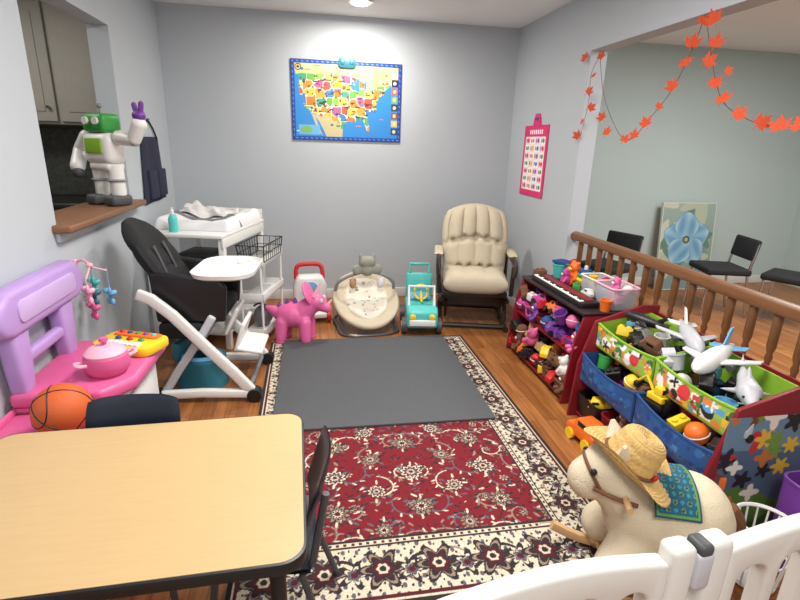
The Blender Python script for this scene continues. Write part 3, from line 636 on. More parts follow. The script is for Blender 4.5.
B().tube([(-.05, -.06, .17), (0, -.08, .2), (.05, -.06, .17)], .008, 6, sub=3).build('strap', DGREY, t)
t = thing('storage_box', 'dark lidded box on the middle shelf of the changing table', 'box', (-.76, 3.7, .48), -15)
B().bx(-.12, .12, -.13, .13, 0, .16, .01).build('body', DGREY, t); B().bx(-.125, .125, -.135, .135, .16, .185, .008).build('lid', BLACK, t)
# ------------------------------------------------------------------ high chair
t = thing('high_chair', 'black and white high chair with white tray facing the rug', 'high chair', (-.60, 2.95, 0), -4)
def beam(pts, w, y0, th):
    L = [Vector((x, 0, z)) for x, z in pts]; P = []; Q = []
    for i, p in enumerate(L):
        d = (L[min(i+1, len(L)-1)]-L[max(i-1, 0)]).normalized(); n = Vector((-d.z, 0, d.x))*w/2; P.append((p.x+n.x, p.z+n.z)); Q.append((p.x-n.x, p.z-n.z))
    return B().prism(P+Q[::-1], frame((0, y0-th/2, 0), (1, 0, 0), (0, 0, 1), (0, 1, 0)), th, .012, 3)
for s in (-1, 1):
    y = s*.255
    beam([(-.29, .64), (-.22, .61), (-.12, .52), (.05, .32), (.17, .185), (.27, .06)], .062, y, .035).build('frame_leg', WHITE, t)
    beam([(.08, .50), (.0, .37), (-.13, .18), (-.21, .05)], .045, y*.86, .03).build('rear_leg', LGREY, t)
    beam([(.29, .045), (0, .055), (-.25, .045)], .05, y, .04).build('base_rail', WHITE, t)
    for x in (.285, -.245): B().cyl((x, y-.032, .04), (x, y+.032, .04), .04, n=18).build('wheel', BLACK, t)
B().tube([(.25, -.255, .06), (.25, .255, .06)], .014).build('cross_bar', GREYP, t)
B().tube([(-.22, -.255, .06), (-.22, .255, .06)], .014).build('cross_bar', GREYP, t)
def hback(u, v, s):
    w = .18+.02*(1-v*v)-.06*max(0, v)**4; z = .73+.27*v; g = .8+.2*abs(sin(2.2*PI*v))**.5
    return Vector((-.25-.14*v+(.05*u*u)+s*.055*g*max(0, (1-u**6)*(1-v**6))**.5, w*u, z-.05*abs(u)**3*max(0, v)))
B().pillow(hback, 20, 34).build('backrest', BLKFAB, t)
B().box((-.04, 0, .49), (.36, .37, .08), .03, (0, -4, 0)).box((-.10, 0, .41), (.24, .44, .1), .03).build('seat', BLKFAB, t)
for s in (-1, 1):
    B().prism([(-.22, .46), (.14, .46), (.16, .66), (.12, .70), (-.16, .74), (-.24, .74)], frame((0, s*.19-.02, 0), (1, 0, 0), (0, 0, 1), (0, 1, 0)), .04, .014, 3).build('armrest', BLACK, t)
tr = B().loft([[Vector((.13+x*k, y*k, z)) for x, y in rrect(.34, .50, .13, 7)] for k, z in ((.9, .70), (1, .712), (1.02, .735), (.98, .738), (.93, .722), (.5, .72))]).build('tray', WHITE, t)
B().lathe([(.045, .721), (.045, .728), (.038, .728), (.038, .722)], (.2, .13, 0), 20, cap=False).build('cup_ring', WHITE, tr)
B().box((.145, 0, .42), (.025, .2, .18), .012, (0, 25, 0)).box((.245, 0, .255), (.15, .28, .025), .011, (0, 10, 0)).box((.19, 0, .33), (.025, .24, .18), .01, (0, 18, 0)).build('footrest', WHITE, t)
for s in (-1, 1): B().tube([(-.24, s*.07, .86), (-.18, s*.08, .7), (-.14, s*.08, .54)], .012, 8, sub=4, flat=(1, .4)).build('harness_strap', DGREY, t)
t = thing('potty_seat', 'teal plastic potty on the floor under the high chair', 'potty', (-.66, 2.93, 0), -20)
B().loft([[Vector((x*k, y*k, z)) for x, y in rrect(.28, .26, .1, 6)] for k, z in ((1, 0), (.98, .05), (.86, .14), (.95, .17), (.95, .185), (.62, .18), (.5, .06))]).build('base', TEAL, t)
B().box((-.11, 0, .23), (.05, .2, .12), .022).build('splash_guard', TEAL, t)
B().tube([(.11*cos(a*PI/12), .09*sin(a*PI/12), .192) for a in range(24)], .016, 8, True).build('seat_ring', LBLUE, t)
# ------------------------------------------------------------------ play vanity by left wall
t = thing('play_vanity', 'pink and lavender plastic play vanity against the left wall', 'toy vanity', (-.92, 2.04, 0))
B().bx(-.19, .16, -.05, .38, 0, .44, .02).build('cabinet', WHITE, t)
dr = B().bx(.161, .175, .0, .33, .05, .40, .006).build('door', OFFW, t)
B().tube([(.175, .06, .18), (.2, .06, .2), (.2, .06, .28), (.175, .06, .3)], .008, 6).build('handle', PINK, dr)
B().prism([(-.2, -.16), (.12, -.16), (.21, -.04), (.22, .36), (.18, .40), (-.2, .40)], frame((0, 0, .44), (1, 0, 0), (0, 1, 0), (0, 0, 1)), .06, .02, 3).build('counter_top', PINK, t)
P = [(-.2, -.14), (.20, -.14), (.26, -.18), (.26, -.32), (.2, -.44), (.05, -.48), (-.2, -.48)]
B().prism(P, frame((0, 0, .33), (1, 0, 0), (0, 1, 0), (0, 0, 1)), .09, .025, 3).build('lower_tray', PINK, t)
B().tube([(x*.97, y*.97, .425) for x, y in P], .016, 8, True).build('tray_rim', PINK, t)
B().bx(-.17, .2, -.42, -.08, 0, .335, .03).build('lower_body', PINK, t)
fr = frame((-.205, .095, 0), (0, 1, 0), (0, 0, 1), (1, 0, 0))
# upright: two straight posts carrying a broad flat-topped head, a crossbar below it
HEAD = [(-.315, .745), (-.26, .725), (.26, .725), (.325, .745), (.345, .79), (.335, .85), (.27, .895), (-.25, .895), (-.32, .85), (-.335, .79)]
B().prism(HEAD, fr, .085, .024, 3).build('mirror_hood', LAV, t)
for y in (-.20, .17): B().prism([(y-.036, .485), (y+.036, .485), (y+.05, .60), (y+.06, .745), (y-.06, .745), (y-.05, .60)], frame((-.2, .095, 0), (0, 1, 0), (0, 0, 1), (1, 0, 0)), .065, .018, 3).build('hood_post', LAV, t)
B().bx(-.19, -.145, -.09, .25, .585, .635, .016).build('cross_bar', LAV, t)
B().prism(rrect(.46, .085, .03, 5), frame((-.125, .10, .81), (0, 1, 0), (0, 0, 1), (1, 0, 0)), .012, .004).build('hood_panel', mat('pale_lavender', (198, 172, 222), .4), t)
# items on vanity
t = thing('basketball', 'small orange basketball with black seams in the pink vanity tray', 'ball', (-.86, 1.72, .515))
B().ball((0, 0, 0), .094, n=32).build('ball', BASKET, t)
q = .0935; M = Euler((R(20), R(30), R(25))).to_matrix()
def ring(f): return [M @ Vector(f(2*PI*i/40)) for i in range(40)]
sm = B().tube(ring(lambda a: (q*cos(a), q*sin(a), 0)), .0026, 6, True).tube(ring(lambda a: (q*cos(a), 0, q*sin(a))), .0026, 6, True)
for s in (-1, 1): sm.tube(ring(lambda a: tuple(Vector((s*(.062-.02*cos(2*a)), .07*cos(a), .07*sin(a))).normalized()*q)), .0026, 6, True)
sm.build('seams', BLACK, t)
t = thing('toy_pot', 'rounded pink toy pot with lid and handles on the vanity counter', 'toy', (-.83, 2.05, .5), 40)
B().lathe([(.001, 0), (.06, 0), (.08, .02), (.088, .05), (.08, .082), (.072, .088)], n=28).build('pot_body', PINK, t)
l = B().lathe([(.076, .086), (.078, .094), (.06, .112), (.03, .122), (.001, .124)], n=28).build('lid', LPINK, t)
B().lathe([(.008, .122), (.008, .134), (.018, .142), (.016, .154), (.001, .158)], n=16).build('knob', PINK, l)
for s in (-1, 1): B().tube([(s*.08, -.02, .06), (s*.11, -.016, .066), (s*.11, .016, .066), (s*.08, .02, .06)], .008, 8, sub=4).build('handle', LPINK, t)
t = thing('toy_piano', 'yellow toy keyboard with small keys and coloured buttons on the vanity counter', 'toy piano', (-.82, 2.31, .5), -22); t.scale = (1.18, 1.1, 1.25)
B().prism(rrect(.25, .17, .04, 4), frame((0, 0, 0), (1, 0, 0), (0, 1, 0), (0, 0, 1)), .035, .01).build('body', YELLOW, t)
B().prism(rrect(.19, .05, .012, 3), frame((0, .045, .034), (1, 0, 0), (0, 1, 0), (0, 0, 1)), .008, .003).build('panel', ORANGE, t)
for i in range(8): B().box((-.07+.02*i, -.052, .036), (.017, .032, .012), .003).build('key', WHITE, t)
for i, m in enumerate((RED, BLUE, GREEN, PURP, AQUA)): B().ball((-.07+.035*i, .045, .042), (.011, .011, .008), n=10).build('button', m, t)
for i, m in enumerate((BLUE, RED, GREEN)): B().ball((-.05+.05*i, -.005, .036), (.014, .011, .009), n=10).build('button', m, t)
t = thing('crib_mobile', 'small hanging mobile of slim teal and pink plush pieces on the left wall', 'mobile', (XL+.001, 2.62, .60), 0)
B().box((.008, 0, .235), (.016, .03, .03), .006).tube([(.01, 0, .235), (.05, -.02, .25), (.09, -.05, .235)], .006, 8, sub=4).build('wall_hook', LPINK, t)
hub = B().ball((.09, -.05, .232), (.016, .016, .012)).tube([(.09, -.05, .225), (.06, .04, .19)], .004, 6).tube([(.09, -.05, .225), (.11, -.16, .19)], .004, 6).tube([(.09, -.05, .225), (.14, .01, .19)], .004, 6).build('spreader', LPINK, t)
for m, (x, y, z) in ((AQUA, (.06, .04, .11)), (LPINK, (.11, -.16, .12)), (LBLUE, (.14, .01, .06)), (TEAL, (.09, -.05, .08)), (PINK, (.10, -.10, .02))):
    p = B().ball((x, y, z), (.010, .010, .045), n=10).cyl((x, y, z), (x, y, .205), .0015, n=5)
    for s in (-1, 1): p.ball((x+s*.02, y-s*.02, z+.018), (.022, .018, .014), (0, s*-30, 0), 10).ball((x+s*.012, y-s*.012, z-.03), (.012, .010, .018), n=10)
    p.build('plush_butterfly', m, hub)
# ------------------------------------------------------------------ activity table and child chairs
TX, TY, TZ = -.485, 1.208, .55
t = thing('activity_table', 'maple laminate children\'s table with black edge in the left foreground', 'table', (TX, TY, 0), 1.3)
B().prism(rrect(.91, .65, .06, 6), frame((0, 0, TZ-.03), (1, 0, 0), (0, 1, 0), (0, 0, 1)), .03, .002).build('edge_band', BLACK, t)
B().prism(rrect(.896, .636, .055, 6), frame((0, 0, TZ-.0005), (1, 0, 0), (0, 1, 0), (0, 0, 1)), .002).build('tabletop', TABW, t)
B().bx(-.37, .37, -.25, -.235, .46, .52).bx(-.37, .37, .235, .25, .46, .52).bx(-.37, -.355, -.25, .25, .46, .52).bx(.355, .37, -.25, .25, .46, .52).build('apron', BLACK, t)
for sx in (-1, 1):
    for sy in (-1, 1):
        l = B().cyl((sx*.385, sy*.255, .2), (sx*.385, sy*.255, .52), .019).build('leg', BLACK, t)
        B().cyl((sx*.385, sy*.255, .012), (sx*.385, sy*.255, .2), .015).build('leg_tube', CHROME, l)
        B().lathe([(.02, 0), (.022, .012), (.016, .022)], (sx*.385, sy*.255, 0), 14).build('foot_glide', BLACK, l)
def child_chair(label, loc, rz):
    t = thing('child_chair', label, 'chair', loc, rz)          # faces +x
    def sh(u, v, s): return Vector((.0+.145*v, .15*u, .315+.018*u*u-.02*max(0, v)**3+s*.006))
    B().grid(lambda u, v: sh(2*u-1, 2*v-1, 1), 14, 14).grid(lambda u, v: sh(2*u-1, 2*v-1, -1), 14, 14).build('seat', NAVY, t)
    def bk(u, v, s):
        th = .008*max(0, (1-u**6)*(1-abs(v)**6))**.3+.001
        return Vector((-.165-.03*v+.02*u*u+s*th, .145*u*(1-.06*max(0, v)**3), .51+.105*v-.012*abs(u)**5*max(0, v)))
    B().pillow(bk, 18, 14).build('backrest', NAVY, t)
    for s in (-1, 1):
        B().tube([(.14, s*.155, 0), (.11, s*.13, .30)], .0105, 8).build('leg', DMETAL, t)
        B().tube([(-.21, s*.155, 0), (-.12, s*.13, .30), (-.15, s*.125, .34), (-.188, s*.125, .56)], .0105, 8).build('leg', DMETAL, t)
    B().tube([(.11, -.13, .298), (.11, .13, .298)], .009).build('seat_frame', DMETAL, t)
    B().tube([(-.12, -.13, .298), (-.12, .13, .298)], .009).build('seat_frame', DMETAL, t)
    return t
c0 = child_chair('navy plastic child chair tucked behind the far side of the table', (-.585, 1.42, 0), -90)
dup(c0, (-.155, 1.24, 0), 176, 'navy plastic child chair seen edge-on at the right end of the table')
# ------------------------------------------------------------------ small toys
def ring_pts(r, z, n=18, c=(0, 0)): return [(c[0]+r*cos(2*PI*i/n), c[1]+r*sin(2*PI*i/n), z) for i in range(n)]
NAMES = {'car': 'toy_car', 'block': 'toy_block', 'ball': 'toy_ball', 'cup': 'stacking_cup', 'bear': 'plush_bear', 'plane': 'toy_airplane', 'rings': 'ring_stacker', 'book': 'board_book', 'rattle': 'toy_rattle', 'digger': 'toy_excavator', 'whale': 'toy_shark'}
def toy(kind, col, loc, rz, s, label, col2='white', group=None, rot=None):
    m = COLS[col]; m2 = COLS[col2]
    t = thing(NAMES[kind], label, {'plane': 'toy airplane', 'car': 'toy car', 'book': 'book'}.get(kind, 'toy'), loc, rz, group, rot); t.scale = (s, s, s)
    if kind == 'car':
        B().prism([(-.5, .15), (.5, .15), (.5, .38), (.42, .42), (.25, .44), (.12, .66), (-.3, .66), (-.42, .44), (-.5, .4)], frame((0, -.22, 0), (1, 0, 0), (0, 0, 1), (0, 1, 0)), .44, .04).build('body', m, t)
        B().box((-.08, 0, .55), (.3, .46, .13), .02).build('window', BLACK, t)
        for x in (-.3, .3):
            for y in (-1, 1): B().cyl((x, y*.19, .14), (x, y*.27, .14), .14, n=14).build('wheel', m2, t)
    elif kind == 'block':
        B().box((0, 0, .3), (.9, .6, .6), .05).build('body', m, t)
        for x in (-.22, .22): B().cyl((x, 0, .58), (x, 0, .7), .15, n=14).build('stud', m, t)
    elif kind == 'ball':
        B().ball((0, 0, .5), .5, n=20).build('ball', m, t); B().tube(ring_pts(.497, .5), .035, 6, True).build('stripe', m2, t)
    elif kind == 'cup':
        B().lathe([(.001, 0), (.32, 0), (.42, .75), (.47, .75), (.47, .82), (.40, .82), (.29, .06), (.001, .06)], n=20).build('cup', m, t)
    elif kind == 'bear':
        blob('body', [('b', (0, 0, .33), (.3, .26, .33)), ('b', (0, -.03, .78), (.27, .25, .24)), ('b', (-.2, 0, .98), .1), ('b', (.2, 0, .98), .1), ('c', (-.24, -.05, .5), (-.38, -.2, .32), .1, .1), ('c', (.24, -.05, .5), (.38, -.2, .32), .1, .1), ('c', (-.17, -.1, .14), (-.24, -.4, .12), .13, .12), ('c', (.17, -.1, .14), (.24, -.4, .12), .13, .12)], m, t, .045, 3)
        B().ball((0, -.24, .72), (.12, .09, .09)).build('muzzle', m2, t)
        for x in (-.09, .09): B().ball((x, -.25, .84), .035, n=8).build('eye', BLACK, t)
    elif kind == 'plane':
        B().tube([(-.9, 0, .3), (-.6, 0, .27), (-.1, 0, .25), (.5, 0, .25), (.75, 0, .24), (.9, 0, .22)], [.05, .14, .23, .23, .16, .04], 16).build('fuselage', m, t)
        B().prism([(.2, 0), (-.15, 0), (-.55, .75), (-.38, .75)], frame((.15, .1, .2), (1, 0, 0), (0, 1, 0), (0, 0, 1)), .05, .01).build('wing', m, t)
        B().prism([(.2, 0), (-.15, 0), (-.55, -.75), (-.38, -.75)], frame((.15, -.1, .2), (1, 0, 0), (0, 1, 0), (0, 0, 1)), .05, .01).build('wing', m, t)
        B().prism([(-.55, .32), (-.95, .75), (-.8, .75), (-.3, .36)], frame((0, -.02, 0), (1, 0, 0), (0, 0, 1), (0, 1, 0)), .04, .01).prism([(-.6, -.4), (-.85, -.4), (-.75, 0), (-.85, .4), (-.6, .4), (-.4, 0)], frame((0, 0, .3), (1, 0, 0), (0, 1, 0), (0, 0, 1)), .03, .01).build('tail', m2, t)
        B().ball((.62, 0, .36), (.14, .10, .06), n=10).build('cockpit', BLACK, t)
        for y in (-.4, .4): B().tube([(.2, y, .14), (-.12, y, .14)], .08, 12).build('engine', DGREY, t)
        for x, y in ((.5, 0), (-.1, .15), (-.1, -.15)): B().cyl((x, y-.03, .06), (x, y+.03, .06), .06, n=10).cyl((x, y, .06), (x, y, .2), .02, n=6).build('wheel', BLACK, t)
    elif kind == 'whale':
        blob('body', [('c', (-.5, 0, .3), (.3, 0, .3), .16, .27), ('c', (.3, 0, .3), (.75, 0, .27), .26, .12), ('c', (-.5, 0, .3), (-.85, 0, .36), .15, .06), ('c', (-.85, 0, .36), (-1.05, 0, .62), .06, .03), ('c', (-.85, 0, .36), (-1.0, 0, .14), .06, .03), ('c', (0, 0, .5), (-.15, 0, .75), .09, .03), ('c', (.1, .2, .2), (-.1, .5, .1), .08, .03), ('c', (.1, -.2, .2), (-.1, -.5, .1), .08, .03)], m, t, .035, 3)
        B().ball((.2, 0, .17), (.5, .2, .14), n=14).build('belly', m2, t)
        for y in (-1, 1): B().ball((.6, y*.16, .34), .035, n=8).build('eye', BLACK, t)
    elif kind == 'rings':
        B().lathe([(.4, 0), (.4, .08), (.1, .1), (.08, 1.0), (.001, 1.04)], n=18).build('post', WHITE, t)
        for i, k in enumerate(('red', 'yellow', 'green', 'blue')): B().tube(ring_pts(.3-.04*i, .2+.19*i), .11, 8, True).build('ring', COLS[k], t)
    elif kind == 'book':
        B().box((0, 0, .06), (.8, 1.0, .1), .005).build('pages', WHITE, t); B().bx(-.42, .42, -.52, .52, .11, .13).bx(-.42, .42, -.52, .52, 0, .015).bx(-.43, -.4, -.52, .52, 0, .13).build('cover', m, t)
    elif kind == 'rattle':
        B().ball((0, 0, .3), .3, n=16).build('head', m, t); B().tube([(.25, 0, .28), (.9, 0, .12)], .09, 10).tube([(1.0+.14*cos(a*PI/7), .14*sin(a*PI/7), .1) for a in range(14)], .05, 6, True).build('handle', m2, t)
    elif kind == 'digger':
        B().box((0, 0, .36), (.6, .4, .22), .04).box((-.08, .0, .6), (.3, .34, .28), .03).build('body', m, t)
        B().box((-.08, 0, .62), (.31, .28, .16), .01).build('window', BLACK, t)
        for y in (-1, 1): B().prism(rrect(.8, .24, .11, 5), frame((0, y*.24-.07, .12), (1, 0, 0), (0, 0, 1), (0, 1, 0)), .14, .02).build('track', BLACK, t)
        B().tube([(.2, 0, .45), (.55, 0, .85), (.85, 0, .55)], .05, 8).build('boom', m, t); B().box((.86, 0, .42), (.18, .26, .2), .04).build('bucket', m2, t)
    return t
SIZES = {'car': .12, 'block': .08, 'ball': .09, 'cup': .09, 'bear': .13, 'rings': .10, 'book': .12, 'rattle': .09, 'digger': .14, 'plane': .11, 'whale': .10}
# ------------------------------------------------------------------ front toy organizer
Y0, Y1 = 1.35, 2.29
t = thing('toy_organizer', 'tall toy organizer with long green and blue cloth troughs by the railing', 'organizer', (1.62, (Y0+Y1)/2, 0))
SP = [(-.22, 0), (.235, 0), (.235, .64), (.13, .64), (-.13, .56), (-.2, .32)]
HY = (Y1-Y0)/2
for s in (-1, 1): B().prism(SP, frame((0, s*HY-.009, 0), (1, 0, 0), (0, 0, 1), (0, 1, 0)), .018, .003).build('side_panel', DRED, t)
def panel_fn(X, Y):
    img = np.zeros(X.shape+(3,)); img[:] = (78, 100, 126); rg = np.random.RandomState(8)
    img[Y > .36] = (104, 136, 158); img[Y < .16+.04*np.sin(X*14)] = (86, 124, 54); img[Y < .06+.03*np.sin(X*20+1)] = (50, 88, 44)
    for i in range(26):
        cx, cy, r = rg.uniform(0, .385), rg.uniform(.05, .5), rg.uniform(.018, .05); c = [(186, 52, 56), (228, 222, 212), (36, 34, 40), (220, 180, 60), (110, 66, 48), (190, 112, 60), (36, 34, 40), (112, 146, 60)][i % 8]
        d = np.hypot(X-cx, (Y-cy)*rg.uniform(.7, 1.3)); a = np.arctan2(Y-cy, X-cx); img[d < r*(.75+.25*np.cos((3+i % 4)*a))] = c
    return img
paint('panel_print', frame((-.165, -HY-.0092, .03), (1, 0, 0), (0, 0, 1), (0, -1, 0)), .385, .50, 110, 140, panel_fn, PRINT, t, .0015)
for x, z in ((-.10, .42), (.13, .42), (-.15, .235), (.10, .235), (-.17, .03), (.08, .03)): B().cyl((x, -HY, z-.006), (x, HY, z-.006), .006, n=10).build('rod', DRED, t)
B().bx(.222, .234, -HY+.009, HY-.009, .06, .60).build('back_panel', DRED, t)
def bin_(label, grp, m, loc, w, d, hf, hb, pr=None, sag=0, fabric=False, name='toy_bin'):
    t = thing(name, label, 'bin', loc, 0, grp); sc = .985 if fabric else .86
    B().tub(w, d, hf, hb, sag=sag, bulge=sag*.6, sc=sc, r=.005 if fabric else .03).build('tub', m, t)
    if pr:
        o = paint('printed_front', frame((0, 0, 0), (1, 0, 0), (0, 1, 0), (0, 0, 1)), w*.985, hf*.80, 110, 30, confetti(*pr), PRINT, t, 0)
        Wd, Hd = w*.985, hf*.80
        for v in o.data.vertices:
            y = Wd/2-v.co.x; k = .08+.90*v.co.y/Hd; q = 1-(2*y/w)**2
            zz = (hf-sag*q)*k; kk = k/.45
            xx = -d/2*(sc+(.97-sc)*kk if kk < 1 else .97+.03*(k-.45)/.55)-sag*.6*q*(kk if kk < 1 else 1-(k-.45)/.55)-.002
            v.co = Vector((xx, y*(sc+(.985-sc)*min(1, kk)), zz))
    return t
ords = ['nearest the gate', 'second from the gate', 'third from the gate', 'farthest from the gate']
PASTEL = [(240, 232, 214), (210, 60, 66), (240, 194, 60), (40, 40, 46), (90, 160, 210), (220, 136, 60), (240, 240, 240), (60, 120, 66), (40, 40, 46), (170, 200, 90)]
for i in range(2):
    y = Y0+.235+i*.470; e = ['nearer the gate', 'farther from the gate'][i]
    bin_('long lime green cloth trough with printed front in the top row, '+e, 'green top row troughs', LIME, (1.655, y, .42), .464, .30, .125, .17, (i+3, (150, 190, 80), PASTEL, 60, .012, .036), .020, True, 'cloth_trough')
    bin_('long sagging blue cloth trough in the middle row, '+e, 'blue middle row troughs', BLUE, (1.595, y, .225), .464, .31, .150, .155, (i+30, (32, 78, 138), [(50, 104, 162), (30, 58, 110), (42, 94, 152), (30, 58, 118), (72, 118, 160), (40, 84, 120)], 60, .006, .022), .032, True, 'cloth_trough')
for i in range(4):
    y = Y0+.117+i*.2345
    bin_(['purple', 'navy', 'red', 'black'][i]+' plastic bin in the bottom row of the organizer, '+ords[i], 'bottom row bins', (PURP, NAVY, DRED, BLACK)[i], (1.565, y, .03), .222, .27, .12, .13)
def noun(k): return {'car': 'toy car', 'block': 'building block', 'ball': 'play ball', 'cup': 'stacking cup', 'bear': 'plush bear', 'rings': 'ring stacker', 'book': 'board book', 'rattle': 'toy rattle', 'digger': 'toy excavator', 'plane': 'toy airplane', 'whale': 'toy shark'}[k]
def fill(y, xc, z, where, low, high=(), span=.13, dx=.065, zh=.075):
    for seq, z_, sp in ((low, z, span), (high, z+zh, span*.95)):
        n = len(seq)
        for j, (k, c) in enumerate(seq):
            yy = y-sp/2+sp*j/(n-1) if n > 1 else y
            xx = xc+(dx if j % 2 else -dx)*(1 if z_ == z else .75)
            c2 = 'black' if k == 'car' else ('white' if c != 'white' else 'blue')
            s = SIZES[k]*random.uniform(.92, 1.08)
            tl = None if z_ == z else (random.uniform(-25, 25), random.uniform(-25, 25), random.uniform(0, 360))
            toy(k, c, (xx, yy, z_), random.uniform(-60, 60) if k != 'bear' else -90+random.uniform(-25, 25), s, f'{c} {noun(k)} {"lying" if z_ == z else "heaped high"} in the {where}', c2, rot=tl)
zt = .427; ys = [Y0+.117+i*.2345 for i in range(4)]
SPN = .19
fill(ys[0], 1.65, zt, 'near end of the nearer green trough', [('car', 'grey'), ('block', 'black'), ('cup', 'sky blue'), ('ball', 'black')], [('block', 'brown'), ('car', 'black')], SPN)
fill(ys[1], 1.65, zt, 'far end of the nearer green trough', [('cup', 'black'), ('car', 'blue'), ('ball', 'white'), ('block', 'brown')], [('car', 'black'), ('block', 'sky blue'), ('cup', 'grey')], SPN)
fill(ys[2], 1.65, zt, 'near end of the farther green trough', [('car', 'black'), ('block', 'red'), ('rattle', 'yellow'), ('cup', 'grey')], [('car', 'grey'), ('block', 'black'), ('car', 'brown'), ('cup', 'white')], SPN)
fill(ys[3], 1.65, zt, 'far end of the farther green trough', [('ball', 'orange'), ('car', 'red'), ('block', 'green'), ('cup', 'black')], [('car', 'black'), ('cup', 'white'), ('block', 'yellow'), ('car', 'sky blue')], SPN)
zt = .232
fill(ys[0], 1.56, zt, 'near end of the nearer blue trough', [('block', 'orange'), ('car', 'red'), ('cup', 'yellow'), ('block', 'green'), ('ball', 'black')], [('car', 'black'), ('block', 'red'), ('ball', 'orange'), ('cup', 'white')], SPN, zh=.09)
fill(ys[1], 1.56, zt, 'far end of the nearer blue trough', [('car', 'yellow'), ('block', 'black'), ('cup', 'blue'), ('car', 'brown')], [('block', 'yellow'), ('car', 'red'), ('cup', 'black'), ('block', 'green')], SPN, zh=.09)
fill(ys[2], 1.56, zt, 'near end of the farther blue trough', [('block', 'yellow'), ('ball', 'black'), ('car', 'orange'), ('cup', 'red'), ('block', 'pink')], [('car', 'brown'), ('block', 'white'), ('ball', 'yellow'), ('car', 'black')], SPN, zh=.09)
fill(ys[3], 1.56, zt, 'far end of the farther blue trough', [('cup', 'red'), ('car', 'purple'), ('block', 'sky blue'), ('ball', 'yellow')], [('block', 'black'), ('car', 'orange'), ('cup', 'green'), ('block', 'red')], SPN, zh=.09)
zt = .037
fill(ys[0], 1.56, zt, 'purple bottom bin', [('ball', 'pink'), ('block', 'yellow')], (), .09)
fill(ys[1], 1.56, zt, 'navy bottom bin', [('car', 'blue'), ('cup', 'pink')], (), .09)
fill(ys[2], 1.55, zt, 'red bottom bin', [('block', 'blue'), ('ball', 'yellow'), ('cup', 'orange')], [('bear', 'brown')], .11)
fill(ys[3], 1.55, zt, 'black bottom bin', [('car', 'red'), ('block', 'purple'), ('ball', 'orange')], [('car', 'yellow'), ('block', 'red')], .11)
toy('digger', 'yellow', (1.50, Y0+.40, .345), 100, .14, 'yellow toy excavator lying on the blue trough', 'black')
toy('whale', 'grey', (1.64, 1.47, .535), 235, .16, 'large pale grey toy shark lying across the nearer green trough', 'white', rot=(4, 6, 235))
toy('plane', 'white', (1.66, 1.66, .57), 205, .18, 'large white toy airplane with blue tail resting on the nearer green trough', 'sky blue', rot=(8, 5, 205))
toy('plane', 'grey', (1.72, 1.90, .58), 250, .16, 'grey toy airplane with white tail across the farther green trough', 'white', rot=(-6, 8, 250))
toy('plane', 'black', (1.66, 2.13, .58), 120, .125, 'black toy airplane at the far end of the green troughs', 'black', rot=(6, -5, 120))
# ------------------------------------------------------------------ rear red toy shelf
Y2, Y3 = 2.42, 3.26; ym = (Y2+Y3)/2; hy = (Y3-Y2)/2
t = thing('toy_shelf', 'dark red sided toy shelf packed with toys near the glider chair', 'shelf', (1.66, ym, 0))
for s in (-1, 1): B().prism([(-.24, 0), (.195, 0), (.195, .54), (-.16, .54), (-.2, .40)], frame((0, s*hy-.009, 0), (1, 0, 0), (0, 0, 1), (0, 1, 0)), .018, .003).build('side_panel', DRED, t)
B().bx(-.17, .195, -hy-.009, hy+.009, .54, .558, .003).build('top_board', mat('black_board', (40, 22, 28), .5), t)
for z, x in ((.03, -.23), (.29, -.19)): B().bx(x, .19, -hy+.009, hy-.009, z, z+.014).build('shelf_board', DRED, t)
B().bx(.18, .192, -hy+.009, hy-.009, .044, .54).build('back_panel', mat('plum_board', (60, 22, 46), .6), t)
PLUM = mat('plum_plastic', (80, 30, 70), .45)
for i in range(3):
    y = Y2+.145+i*.275
    bin_(['purple', 'maroon', 'plum'][i]+' plastic bin on the upper level of the red shelf', None, (PURP, DRED, PLUM)[i], (1.60, y, .305), .262, .25, .055, .09)
    bin_(['brown', 'navy', 'wine'][i]+' plastic bin on the lower level of the red shelf', None, (BROWN, NAVY, DRED)[i], (1.565, y, .045), .262, .27, .06, .10)
sq = [[('bear', 'pink'), ('ball', 'purple'), ('block', 'red'), ('cup', 'black'), ('block', 'purple')], [('car', 'purple'), ('bear', 'magenta'), ('ball', 'blue'), ('car', 'white'), ('block', 'black')], [('bear', 'purple'), ('block', 'orange'), ('cup', 'pink'), ('car', 'black'), ('ball', 'magenta')]]
hi = [[('block', 'blue'), ('car', 'red'), ('ball', 'pink'), ('block', 'black'), ('cup', 'purple')], [('cup', 'pink'), ('block', 'brown'), ('car', 'orange'), ('ball', 'purple'), ('block', 'red')], [('car', 'magenta'), ('ball', 'red'), ('block', 'white'), ('cup', 'purple'), ('car', 'brown')]]
nm = ['purple bin on the red shelf', 'maroon bin on the red shelf', 'plum bin on the red shelf']
for i in range(3): fill(Y2+.145+i*.275, 1.555, .312, nm[i], sq[i], hi[i], .22, .05, .10)
sq = [[('bear', 'brown'), ('ball', 'orange'), ('car', 'red'), ('block', 'tan'), ('cup', 'brown')], [('block', 'yellow'), ('bear', 'tan'), ('ball', 'red'), ('bear', 'brown'), ('car', 'black')], [('car', 'orange'), ('block', 'brown'), ('bear', 'brown'), ('ball', 'tan'), ('block', 'red')]]
hi = [[('bear', 'white'), ('block', 'orange'), ('car', 'brown'), ('ball', 'red'), ('block', 'brown')], [('car', 'yellow'), ('ball', 'orange'), ('block', 'tan'), ('cup', 'black'), ('bear', 'pink')], [('bear', 'tan'), ('cup', 'red'), ('ball', 'brown'), ('block', 'orange'), ('car', 'black')]]
nm = ['brown bin on the red shelf', 'navy bin on the red shelf', 'wine bin on the red shelf']
for i in range(3): fill(Y2+.145+i*.275, 1.51, .052, nm[i], sq[i], hi[i], .22, .05, .10)
